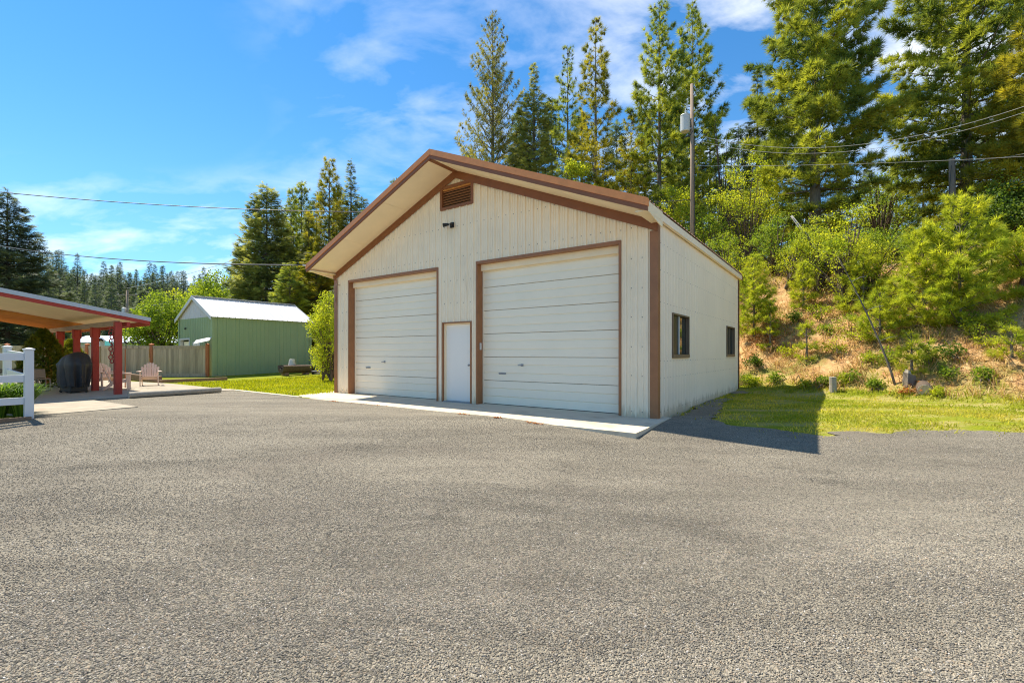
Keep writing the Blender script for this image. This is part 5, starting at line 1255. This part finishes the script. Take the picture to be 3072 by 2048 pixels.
# broadleaf trees and shrubs
TS = 'broadleaf trees and shrubs'
def bush(name, u, y, vtop, Rr, seed, label, leafm, cat='shrub', **kw):
    x = tx(u, y); H = (1061-vtop)/1397*y+1.3-gz(x, y)+0.1
    return tree_obj(name, x, y, broadleaf_arrays(seed, H, Rr, **kw), leafm, 'bark_brown', label, cat, TS, sink=0.05)
bush('broadleaf_tree', 488, 31, 882, 1.75, 41, 'round bright green tree between the patio roof and the green shed', 'leaf_green', 'tree', nblob=46, dens=60, size=0.26, low=0.08, br=0.36)
bush('broadleaf_tree', 680, 41, 800, 2.8, 42, 'yellow green tree rising behind the green shed roof', 'leaf_green', 'tree', nblob=50, dens=60, size=0.36, low=0.1)
bush('broadleaf_tree', 590, 46, 850, 2.6, 43, 'lower yellow green tree left of the green shed gable', 'leaf_maple', 'tree', nblob=36, dens=55, size=0.36, low=0.1)
bush('young_maple', 985, 22, 885, 0.98, 44, 'slender sunlit young maple beside the left garage wall', 'leaf_maple', 'tree', nblob=38, dens=44, size=0.15, low=0.04, br=0.36, tr=0.03)
bush('shrub', 1000, 24.5, 1035, 0.9, 45, 'yellow weedy shrub at the foot of the young maple', 'leaf_maple', nblob=16, dens=40, size=0.16, low=0.05)
bush('broadleaf_tree', 2245, 27, 435, 1.9, 46, 'tall yellow green leafy tree climbing below the pointed fir', 'leaf_maple', 'tree', nblob=80, dens=28, size=0.19, low=0.06, br=0.30)
bush('broadleaf_tree', 2120, 29, 620, 1.9, 47, 'bright green leafy tree at the foot of the utility pole', 'leaf_green', 'tree', nblob=44, dens=28, size=0.19, low=0.1)
bush('bare_tree', 2175, 35, 310, 1.9, 48, 'thin sparsely leafed tree right of the utility pole', 'leaf_deep', 'tree', nblob=60, dens=10, size=0.20, low=0.2, stems=3, tr=0.09)
bush('broadleaf_tree', 2640, 31, 500, 2.0, 49, 'airy light green tree in the gap under the giant pines', 'leaf_green', 'tree', nblob=60, dens=16, size=0.22, low=0.12, stems=3, tr=0.08)
bush('broadleaf_tree', 3010, 21, 560, 2.3, 50, 'dark green leafy tree on the right under the giant pine', 'leaf_deep', 'tree', nblob=46, dens=60, size=0.22, low=0.12)
bush('maple_shrub', 2540, 18.0, 600, 1.3, 51, 'tall yellow green maple shrub in the middle of the bank', 'leaf_maple', nblob=46, dens=24, size=0.15, low=0.05, br=0.34)
bush('maple_shrub', 2385, 20.6, 715, 0.9, 52, 'golden green shrub between the small pine and the maple shrub', 'leaf_maple', nblob=26, dens=24, size=0.14, low=0.06)
bush('maple_shrub', 3095, 14.5, 640, 0.9, 53, 'yellow leaved shrub at the right edge of the bank', 'leaf_maple', nblob=30, dens=24, size=0.14, low=0.1)
bush('shrub', 2165, 23.5, 668, 1.2, 54, 'leafy green shrub rising over the garage eave', 'leaf_green', nblob=30, dens=28, size=0.16, low=0.05)
bush('shrub', 2330, 22.5, 640, 1.3, 55, 'dense green shrub on the bank crest behind the small pine', 'leaf_green', nblob=34, dens=28, size=0.16, low=0.05)
bush('shrub', 2460, 23.5, 690, 1.5, 56, 'mid green shrub on the bank crest below the giant pine trunk', 'leaf_deep', nblob=34, dens=28, size=0.17, low=0.05)
bush('shrub', 2700, 22.5, 720, 1.6, 57, 'green shrub on the bank crest under the sky gap', 'leaf_green', nblob=34, dens=26, size=0.17, low=0.05)
YP = 'young pines on the bank'
def ypine(u, y, vtop, Rr, seed, label, leafm='leaf_young_pine', **kw):
    a = dict(cb=0.03, wh=0.44, nb=6, prof=wp([(0, .95), (.25, 1), (.55, .7), (.85, .3), (1, .04)]), e_top=50, e_bot=12, curve=0.14, size=0.22, dens=26, inner=0.15, lat=0.42, trunk=0.05, zj=0.08, irr=0.35); a.update(kw)
    x = tx(u, y); H = (1061-vtop)/1397*y+1.3-gz(x, y)+0.1
    return tree_obj('young_pine', x, y, conifer_arrays(seed, H, Rr, **a), leafm, 'bark_grey', label, 'tree', YP, sink=0.05)
ypine(2880, 14.6, 592, 1.35, 61, 'largest bright yellow green young pine on the right of the bank')
ypine(2770, 15.2, 690, 1.15, 62, 'young pine just left of the largest one')
ypine(2975, 14.9, 700, 1.05, 67, 'young pine just right of the largest one')
ypine(2262, 18.9, 768, 0.85, 63, 'small round young pine next to the rear corner of the garage', dens=26)
ypine(2410, 19.2, 800, 0.62, 64, 'little young pine left of the tall maple shrub')
ypine(2640, 15.6, 880, 0.72, 65, 'low young pine in front of the tall maple shrub')
ypine(3035, 12.75, 990, 0.55, 66, 'small young pine low at the right edge of the bank', size=0.18)
ypine(2735, 13.9, 1010, 0.55, 68, 'tiny young pine above the cut log', size=0.18)
ypine(2420, 16.6, 965, 0.42, 69, 'tiny young pine on the bare slope above the post stub', size=0.18)
ypine(2310, 18.0, 905, 0.40, 70, 'tiny young pine on the slope near the garage corner', size=0.16)
ypine(2590, 17.2, 760, 0.8, 71, 'slim young pine right of the tall maple shrub')
rs = np.random.RandomState(88); k = 0
weeds = [(2235, 16.9, 'dark leafy weed clump against the garage rear corner', 'leaf_green', .45), (2330, 16.3, 'green weed clump on the lower slope near the garage', 'leaf_green', .35), (2420, 15.3, 'leafy weed clump left of the post stub', 'leaf_maple', .32),
         (2560, 14.7, 'grassy green weed clump right of the post stub', 'leaf_green', .36), (2610, 15.0, 'leafy weed clump left of the leaning trunk', 'leaf_maple', .38), (2840, 13.2, 'green weed clump right of the cut log', 'leaf_green', .38),
         (2960, 13.4, 'leafy weed clump on the slope toward the right edge', 'leaf_maple', .42), (2240, 19.9, 'weed clump on the slope above the garage rear corner', 'leaf_green', .5), (2480, 17.2, 'weed clump halfway up the bare slope', 'leaf_green', .4),
         (2890, 14.6, 'shaded weed clump under the largest young pine', 'leaf_green', .55)]
for u, y, lab, lm, r in weeds:
    x = tx(u, y); k += 1
    tree_obj('weed_clump', x, y, broadleaf_arrays(100+k, r*0.95, r*0.62, nblob=11, dens=12, size=0.12, low=0.02, tr=0.006, stems=3, kind='leaf3', br=0.42), lm, 'bark_brown', lab, 'weed', 'weeds on the bank', sink=0.02)
# arborvitae on the patio
ax, ay = tx(130, 17.6), 17.6
def arbor(seed, H, Rr):
    rs = np.random.RandomState(seed); n = 4200; z = rs.rand(n)**0.85; a = rs.rand(n)*6.283; lump = 1+0.12*np.sin(a*5+z*9)+0.08*np.sin(a*11+z*23)
    r = Rr*np.clip(1.02-z**2.6, 0.0, 1)*(0.72+0.28*np.clip(z*8, 0, 1))*lump*(0.80+0.22*rs.rand(n)); P = np.column_stack([np.cos(a)*r, np.sin(a)*r, 0.1+z*(H-0.15)])
    D = np.column_stack([np.cos(a)*0.7, np.sin(a)*0.7, 0.9*np.ones(n)])+rs.randn(n, 3)*0.25
    V, tt = tufts(P, D, 0.15*(0.7+0.6*rs.rand(n)), 'spray', rs, np.clip(0.35+0.3*rs.randn(n), 0, 1)); q = np.linspace(0, 1, 5)
    WV, WF = wood_np([(np.column_stack([0*q, 0*q, q*H*0.9]), 0.05*(1-q)+0.008)], 6); return V, tt, WV, WF, None
tree_obj('arborvitae', ax, ay, arbor(71, 2.35, 0.72), 'leaf_arbor', 'bark_brown', 'cone shaped arborvitae shrub behind the covered grill', 'shrub')
tree_obj('arborvitae', tx(212, 21.5), 21.5, arbor(72, 2.1, 0.6), 'leaf_arbor', 'bark_brown', 'smaller arborvitae seen between the far red posts', 'shrub')

# ------------------------------------------------------------------ forested hill
far_me = []
for k in range(6):
    H = 15.0; V, tt, WV, WF, ex = conifer_arrays(200+k, H, 2.2+0.3*(k % 3), cb=0.05, wh=0.80, nb=6, prof=P_fir if k % 2 else wp([(0, 1), (.3, .8), (.6, .42), (.85, .13), (1, .01)]), e_top=20, e_bot=-15, kind='spray', size=0.80, dens=6.5, inner=0.05, lat=0.45, droop=0.2, up=-0.05, irr=0.35)
    V3 = np.concatenate([V, WV[WF][:, [0, 1, 2]].reshape(-1, 3), WV[WF][:, [0, 2, 3]].reshape(-1, 3)]); nl = len(V)//3; nw = len(V3)//3-nl
    o = mesh_np('far_conifer', V3, np.arange(len(V3)).reshape(-1, 3), ['leaf_far', 'bark_grey'], midx=np.r_[np.zeros(nl), np.ones(nw)], tint=np.r_[tt, np.zeros(nw*3)])
    far_me.append(o.data); bpy.data.objects.remove(o)
rs = np.random.RandomState(9); placed = []
rows = [(112, 26), (126, 28), (140, 32), (156, 34), (174, 38), (192, 42), (208, 46), (222, 48)]
for r, n in rows:
    for i in range(n):
        u = -150+900*(i+rs.rand()*0.9)/n; dist = r+rs.randn()*4; k_ = (u-1536)/1397; y = dist/math.sqrt(1+k_*k_)*1.0; x = k_*y
        sc = (0.52+0.42*rs.rand())*(1.25 if r > 200 and rs.rand() < 0.25 else 1.0)
        o = add_obj('far_conifer', far_me[rs.randint(6)]); o.location = (x, y, gz(x, y)-0.4); o.rotation_euler = (0, 0, rs.rand()*6.28); o.scale = (sc*(0.85+0.3*rs.rand()), sc*(0.85+0.3*rs.rand()), sc)
        tag(o, 'conifer at the foot of the forested far hill' if r < 135 else 'conifer on the middle slope of the forested far hill' if r < 190 else 'conifer on the skyline of the forested far hill', 'tree', 'conifers at the foot of the far hill' if r < 135 else 'conifers on the slope of the far hill' if r < 190 else 'conifers on the skyline of the far hill')

# ------------------------------------------------------------------ wood lying on the bank
lt = empty('leaning_tree', (11.42, 13.85, gz(11.42, 13.85)-0.1))
tag(lt, 'thin bare trunk leaning left across the bank', 'tree')
top = Vector((-1.15, 0.9, 4.2)); n = 10
pts = [Vector((top.x*t**1.35, top.y*t, top.z*t)) for t in [i/(n-1) for i in range(n)]]
MB().tube(pts, [0.034*(1-0.70*i/(n-1)) for i in range(n)], 8).build('trunk', 'bark_grey', lt, smooth=True)
for i, (t, a, l) in enumerate(((3, 0.5, 0.5), (3, 3.4, 0.35), (5, 0.2, 0.45), (6, 2.8, 0.4), (7, 0.7, 0.5), (8, 3.0, 0.4))):
    p = pts[t]; MB().tube([p, p+Vector((math.cos(a)*l*0.5, -0.1, 0.12)), p+Vector((math.cos(a)*l, -0.15, 0.15+0.1*(i % 2)))], [0.010, 0.007, 0.003], 5).build('branch', 'dead_wood', lt)
V, tt, WV, WF, _ = broadleaf_arrays(90, 1.5, 0.6, nblob=12, dens=26, size=0.13, kind='leaf3'); o = foliage_mesh('foliage', V, tt, 'leaf_maple', lt); o.location = (top.x, top.y, top.z-0.7)
st = empty('post_stub', (10.02, 14.55, gz(10.02, 14.55)-0.1)); tag(st, 'short grey wooden post stub at the foot of the bank', 'post')
MB().tube([(0, 0, 0), (0.01, 0, 0.3), (0.0, 0, 0.56)], [0.105, 0.10, 0.098], 12).build('post', 'log_grey', st)
MB().tube([(0, 0, 0.561), (0, 0, 0.567)], [0.095, 0.09], 12).build('cut_top', 'cut_wood', st)
lgx, lgy = 11.6, 13.1
lr = empty('cut_log', (lgx, lgy, gz(lgx, lgy)+0.14), 0); tag(lr, 'thick cut log showing its round end at the foot of the bank', 'log')
dd = Vector((0.60, 0.76, 0.16)).normalized()
MB().tube([dd*-0.12, dd*0.2, dd*0.6], [0.175, 0.18, 0.17], 16, cap=True).build('bark', 'bark_brown', lr, smooth=False)
MB().tube([dd*-0.121, dd*-0.128], [0.165, 0.160], 16).build('cut_end', 'cut_wood', lr)
sb = empty('square_stump', (11.62, 13.62, gz(11.62, 13.62)-0.05)); tag(sb, 'pale weathered square stump behind the cut log', 'stump')
MB().add([(-0.15, -0.11, 0), (0.14, -0.09, 0), (0.13, 0.12, 0), (-0.13, 0.10, 0), (-0.10, -0.08, 0.40), (0.10, -0.10, 0.34), (0.11, 0.10, 0.37), (-0.11, 0.09, 0.44)], [(0,3,2,1),(4,5,6,7),(0,1,5,4),(1,2,6,5),(2,3,7,6),(3,0,4,7)]).build('block', 'bark_grey', sb); MB().add([(-0.09, -0.07, 0.40), (0.0, -0.08, 0.375), (0.01, 0.07, 0.40), (-0.09, 0.07, 0.43), (-0.07, -0.05, 0.50), (-0.01, -0.05, 0.46), (-0.01, 0.05, 0.47), (-0.08, 0.05, 0.52)], [(0,3,2,1),(4,5,6,7),(0,1,5,4),(1,2,6,5),(2,3,7,6),(3,0,4,7)]).build('splinter', 'log_grey', sb)
fl = empty('fallen_log', (tx(2440, 21.5), 21.5, gz(tx(2440, 21.5), 21.5)+1.3)); tag(fl, 'pale bare fallen trunk slanting down the wooded bank crest', 'log')
MB().tube([(-0.9, 0.2, 1.3), (-0.2, 0.1, 0.3), (0.6, 0, -1.0), (0.8, 0, -1.5)], [0.05, 0.07, 0.09, 0.10], 8).build('trunk', 'dead_wood', fl, smooth=True)

# ------------------------------------------------------------------ grass
rg = np.random.RandomState(31)
def blades(x, y, h, w, leanv, m, name, label, tint=None, lift=0.0, arc=0.0):
    n = len(x); z = ground(x, y)+lift-0.005; a = rg.rand(n)*6.283; b = np.column_stack([x, y, z]); s = np.column_stack([np.cos(a), np.sin(a), np.zeros(n)])*w[:, None]
    l = rg.randn(n, 2)*leanv; mid = b+np.column_stack([l[:, 0]*h*0.35, l[:, 1]*h*0.35, h*0.6]); tip = b+np.column_stack([l[:, 0]*h, l[:, 1]*h, h*(1-arc*np.hypot(l[:, 0], l[:, 1]))])
    V = np.stack([b-s, b+s, mid+s*0.7, b-s, mid+s*0.7, mid-s*0.7, mid-s*0.7, mid+s*0.7, tip], 1).reshape(-1, 3)
    t = np.clip(0.5+0.25*rg.randn(n), 0, 1) if tint is None else np.clip(tint, 0, 1)
    o = foliage_mesh(name, V, np.repeat(t, 9), m); return tag(o, label, kind='stuff')
def in_garage(x, y, mg=0.06):
    a, b = to_local(x, y); return (a > -mg) & (a < GW+mg) & (b > -mg) & (b < GD+mg)
# lawn on the right
n = 110000; x = 3.6+rg.rand(n)*14; y = 7.4+rg.rand(n)*10
bd_ = bank_d(x, y); sd = lot_sdf(x, y); thin = vnoise(x*0.7+3, y*1.5+8)+0.5*vnoise(x*2.5, y*2.5)
q = ((sd > 0.0) | ((sd > -0.55) & (rg.rand(n) < 0.30*np.exp(sd/0.22)))) & (bd_ < 0.5) & (np.abs(x) < y*1.3+1) & ~in_garage(x, y) & (rg.rand(n) < np.clip(0.10+1.7*(thin-0.42), 0.04, 1)*(1-0.75*sstep(-2.3, -1.7, bd_)*sstep(-0.35, -0.7, bd_)))
x, y = x[q], y[q]; n = len(x)
tn = 0.95-1.05*(vnoise(x*0.7+3, y*1.5+8)-0.05)+0.15*rg.randn(n)
blades(x, y, 0.025+0.06*rg.rand(n)**1.8*(0.6+0.8*vnoise(x*1.3+5, y*1.3)), 0.006+0.007*rg.rand(n), 0.65, 'grass_mixed', 'grass', 'short patchy grass of the lawn right of the garage', tn)
# lawn on the left
n = 70000; x = -22+rg.rand(n)*20; y = 13.6+rg.rand(n)*17
lx, ly = to_local(x, y)
tdist = (x+9.75)*0.62+(y-16.35)*0.78
q = (lx < -0.08) & (((x+9.75)*GX[0]+(y-16.45)*GX[1]) > -6.2+0*x) & (((y-16.45)+(x+9.72)*0.745) > 0.12) & (((x+10.6)*0.59+(y-17.0)*0.81) > 0.1) & (y < 29.5)
shx, shy = (x-sOx)*GX[0]+(y-sOy)*GX[1], (x-sOx)*GY[0]+(y-sOy)*GY[1]; q &= ~((shx > -0.05) & (shx < SW+0.05) & (shy > -0.05) & (shy < SD+0.05)) & ~((x < -16.3) & (y > 24.9))
x, y = x[q], y[q]; n = len(x)
blades(x, y, 0.05+0.05*rg.rand(n), 0.010+0.008*rg.rand(n), 0.35, 'grass_lawn', 'grass', 'mown bright green lawn before the green shed', 0.35+0.5*vnoise(x*0.8, y*0.8)+0.12*rg.randn(n))
# weeds along the toe and dry grass on the bank
n = 90000; x = 6.0+rg.rand(n)*22; y = 8+rg.rand(n)*18; bd_ = bank_d(x, y); cl = vnoise(x*1.6+7, y*1.6)*0.6+0.4*vnoise(x*4, y*4)
q = (bd_ > 0.05) & (bd_ < 8.5) & (np.abs(x) < y*1.25+1.5) & ~in_garage(x, y, 0.15) & (cl > 0.36+0.2*rg.rand(n)); x, y = x[q], y[q]; n = len(x)
blades(x, y, 0.14+0.34*rg.rand(n)**1.5, 0.007+0.009*rg.rand(n), 0.85, 'leaf_dry', 'dry_grass', 'dry tan grass tufts covering the earth bank', arc=0.45)
n = 46000; x = 6.0+rg.rand(n)*22; y = 8+rg.rand(n)*18; bd_ = bank_d(x, y); cl = vnoise(x*1.1+27, y*1.1+4)*0.7+0.3*vnoise(x*3+2, y*3)
q = (bd_ > -0.35) & (bd_ < 9) & (np.abs(x) < y*1.25+1.5) & ~in_garage(x, y, 0.12) & ((cl > 0.52+0.2*rg.rand(n)) | ((bd_ < 0.55) & (rg.rand(n) < 0.75))); x, y = x[q], y[q]; n = len(x)
blades(x, y, 0.10+0.22*rg.rand(n)**1.6, 0.007+0.008*rg.rand(n), 0.5, 'grass_mixed', 'bank_grass', 'green grass and weeds sprouting along the bank', 0.25+0.3*rg.rand(n), arc=0.3)
# fallen rusty needles near the garage corner
n = 260; x = tx(2300, 18.4)+rg.randn(n)*0.35; y = 18.4+rg.randn(n)*0.3; tag(litter(np.column_stack([x, y, ground(x, y)+0.05+0.06*rg.rand(n)]), 0.05, 'leaf_rust', 'dead_ferns'), 'orange dead ferns under the small round young pine', kind='stuff')
n = 160; x = 11.35+rg.randn(n)*0.22; y = 13.3+rg.randn(n)*0.12; tag(litter(np.column_stack([x, y, ground(x, y)+0.06+0.10*rg.rand(n)]), 0.045, 'leaf_rust', 'dead_ferns'), 'orange dead ferns beside the cut log', kind='stuff')
# ornamental grass behind the white fence
def grass_plant(x, y, n, h, label):
    t = empty('ornamental_grass', (x, y, gz(x, y)-0.02)); tag(t, label, 'plant', 'ornamental grasses behind the white fence')
    rs = np.random.RandomState(int(abs(x*100))); a = rs.rand(n)*6.283; r = 0.10*rs.rand(n)**0.5; l = 0.12+0.38*rs.rand(n); hh = h*(0.7+0.3*rs.rand(n)); V = []
    b = np.column_stack([np.cos(a)*r, np.sin(a)*r, 0*r]); d = np.column_stack([np.cos(a), np.sin(a), 0*a]); s = np.column_stack([-np.sin(a), np.cos(a), 0*a])*0.008
    up_ = np.array([0, 0, 1.0]); p1 = b+d*(l*0.25)[:, None]+up_*(hh*0.6)[:, None]; p2 = b+d*(l*0.65)[:, None]+up_*(hh*0.95)[:, None]; p3 = b+d*l[:, None]*1.25+up_*(hh*0.9)[:, None]
    V = np.stack([b-s, b+s, p1+s, b-s, p1+s, p1-s, p1-s, p1+s, p2+s, p1-s, p2+s, p2-s, p2-s, p2+s, p3], 1).reshape(-1, 3)
    foliage_mesh('blades', V, np.repeat(rs.rand(n), 15), 'grass_tall', t)
for k, (x, y, h, lab) in enumerate(((-10.15, 9.62, 0.74, 'tall green ornamental grass clump nearest the white corner post'), (-10.42, 9.45, 0.78, 'second ornamental grass clump along the white fence'), (-10.7, 9.95, 0.62, 'ornamental grass clump farther back behind the white fence'), (-11.5, 8.0, 0.75, 'ornamental grass clump hidden behind the white rails'))):
    grass_plant(x, y, 420, h, lab)
# more growth on the bank
def mini(u, y, r, lab, lm, hk=1.3, sz=0.12, dens=36):
    x = tx(u, y)
    tree_obj('weed_clump', x, y, broadleaf_arrays(int(u*7+y*13) % 9999, r*hk, r*0.8, nblob=11, dens=17, size=sz, low=0.02, tr=0.006, stems=3, kind='leaf3', br=0.42), lm, 'bark_brown', lab, 'weed', 'weeds on the bank', sink=0.02)
for a in ((2300, 19.4, .55, 'yellow green weed clump above the orange ferns', 'leaf_maple'), (2262, 17.4, .34, 'dark weed clump on the lower slope beside the garage', 'leaf_deep'), (2360, 17.3, .40, 'bright weed clump midway up the slope near the garage', 'leaf_maple'),
          (2390, 18.4, .36, 'green weed clump under the little young pine', 'leaf_green'), (2455, 18.2, .48, 'golden weed clump below the tall maple shrub', 'leaf_maple'), (2510, 16.1, .46, 'yellow weed clump above the post stub', 'leaf_maple'),
          (2545, 16.6, .55, 'leafy clump left of the low young pine', 'leaf_green'), (2590, 15.9, .50, 'bright leafy clump just left of the leaning trunk', 'leaf_maple'), (2665, 14.6, .42, 'green clump right behind the leaning trunk', 'leaf_green'),
          (2700, 16.5, .65, 'bright leafy clump behind the tiny young pine', 'leaf_maple'), (2790, 13.9, .45, 'green clump under the left young pine', 'leaf_green'), (2860, 13.6, .40, 'shaded green clump below the largest young pine', 'leaf_deep'),
          (2920, 13.9, .42, 'yellow clump right of the largest young pine foot', 'leaf_maple'), (3010, 13.7, .50, 'leafy clump above the small right hand young pine', 'leaf_maple'), (2250, 16.6, .30, 'low bright weeds at the garage rear corner', 'leaf_maple'),
          (2470, 15.1, .26, 'small weed tuft just left of the post stub', 'leaf_green'), (2530, 14.8, .24, 'small weed tuft right behind the post stub', 'leaf_maple'), (2620, 14.1, .24, 'small weed tuft left of the trunk foot', 'leaf_green'),
          (2810, 12.8, .22, 'small weed tuft at the toe right of the cut log', 'leaf_maple'), (2950, 12.6, .26, 'low weed tuft at the toe near the right edge', 'leaf_green')):
    mini(*a)
bush('maple_shrub', 2610, 17.6, 720, 1.0, 58, 'bright leafy shrub behind the leaning trunk', 'leaf_maple', nblob=30, dens=24, size=0.14, low=0.05)
bush('maple_shrub', 2470, 19.6, 640, 1.1, 59, 'yellow green shrub left of the tallest maple shrub', 'leaf_maple', nblob=34, dens=24, size=0.15, low=0.05)
bush('shrub', 2220, 22.5, 760, 1.1, 60, 'bright green shrub just beyond the garage rear corner', 'leaf_maple', nblob=30, dens=24, size=0.15, low=0.05)
bush('shrub', 2650, 20.0, 700, 1.4, 75, 'leafy shrub on the bank crest left of the young pines', 'leaf_green', nblob=34, dens=28, size=0.16, low=0.05)
bush('shrub', 2840, 19.5, 740, 1.5, 76, 'dark shrub on the crest behind the largest young pine', 'leaf_deep', nblob=34, dens=28, size=0.16, low=0.05)
bush('broadleaf_tree', 2030, 31, 560, 1.7, 77, 'golden green leafy tree left of the utility pole foot', 'leaf_maple', 'tree', nblob=40, dens=46, size=0.24, low=0.1)
bush('broadleaf_tree', 1730, 30, 470, 1.3, 78, 'golden leafy tree top behind the middle of the garage roof', 'leaf_maple', 'tree', nblob=30, dens=46, size=0.24, low=0.3)
spruce(745, 40, 700, 2.0, 36, 'grey green spruce on the left flank of the drooping spruce', 'leaf_spruce_grey', group=TL, size=0.5, dens=15)
spruce(925, 40, 640, 2.0, 37, 'green fir filling the belt right of the drooping spruce', 'leaf_spruce', group=TL, size=0.5, dens=15)
spruce(1010, 43, 600, 2.2, 38, 'green fir between the tall pine and the slim fir', 'leaf_pine', group=TL, size=0.5, dens=14)
spruce(905, 34, 830, 1.8, 39, 'low bushy fir right of the green shed roof end', 'leaf_pine_gold', group=TL, size=0.5, dens=14)
# the bank goes on past the right edge of the picture
ypine(3260, 14.2, 640, 1.1, 81, 'young pine farther right along the bank')
ypine(3420, 13.0, 820, 0.8, 82, 'small young pine far right on the bank')
bush('maple_shrub', 3330, 15.6, 660, 1.1, 83, 'yellow green shrub farther right along the bank', 'leaf_maple', nblob=30, dens=24, size=0.15, low=0.05)
bush('shrub', 3480, 15.0, 640, 1.3, 84, 'green shrub far right on the bank crest', 'leaf_green', nblob=30, dens=26, size=0.16, low=0.05)
mini(3130, 12.6, .42, 'yellow weed clump at the toe past the right edge', 'leaf_maple')
mini(3290, 12.4, .40, 'green weed clump low on the bank past the right edge', 'leaf_green')
# conifers farther back that close the tree wall
rs = np.random.RandomState(55)
def back(u, y, vtop, lab, grp, w=1.0):
    x = tx(u, y); H = (1061-vtop)/1397*y+1.3-gz(x, y)+0.3; s = H/15.0
    o = add_obj('back_conifer', far_me[rs.randint(6)]); o.location = (x, y, gz(x, y)-0.3); o.scale = (s*w, s*w, s); o.rotation_euler = (0, 0, rs.rand()*6.28)
    tag(o, lab, 'tree', grp)
for a in ((1560, 50, 330, 'dark conifer in the background left of the half dead spruce'), (1655, 48, 300, 'dark conifer in the background right of the half dead spruce'), (1745, 52, 330, 'dark conifer in the background between the narrow and the golden pine'), (1850, 50, 360, 'dark conifer in the background right of the golden pine'),
          (1935, 47, 330, 'dark conifer in the background left of the cone laden pines'), (2035, 50, 290, 'dark conifer in the background between the two cone laden pines'), (2130, 48, 350, 'dark conifer in the background right of the utility pole'), (2215, 45, 380, 'dark conifer in the background left of the pointed fir'),
          (2330, 44, 360, 'dark conifer in the background right of the pointed fir'), (2420, 47, 420, 'dark conifer in the background left of the giant white pine trunk'), (2520, 45, 430, 'dark conifer in the background right of the giant white pine trunk'), (2610, 48, 480, 'dark conifer in the background at the left of the sky gap'),
          (2770, 44, 460, 'dark conifer in the background left of the short broken pole'), (2850, 47, 430, 'dark conifer in the background behind the short broken pole'), (2960, 45, 400, 'dark conifer in the background right of the short broken pole'), (3060, 43, 420, 'dark conifer in the background at the right edge')):
    back(*a, 'background conifers behind the bank', 1.15)
for a in ((715, 54, 740, 'background conifer left behind the drooping spruce'), (770, 58, 640, 'background conifer just behind the drooping spruce'), (845, 55, 620, 'background conifer right behind the drooping spruce'), (890, 58, 600, 'background conifer behind the thin pine top'), (950, 55, 590, 'background conifer beside the grey pole'), (1020, 58, 560, 'background conifer between the tall pine and the fir'), (1085, 54, 590, 'background conifer at the left slope of the garage roof')):
    back(*a, 'background conifers behind the green shed', 1.2)
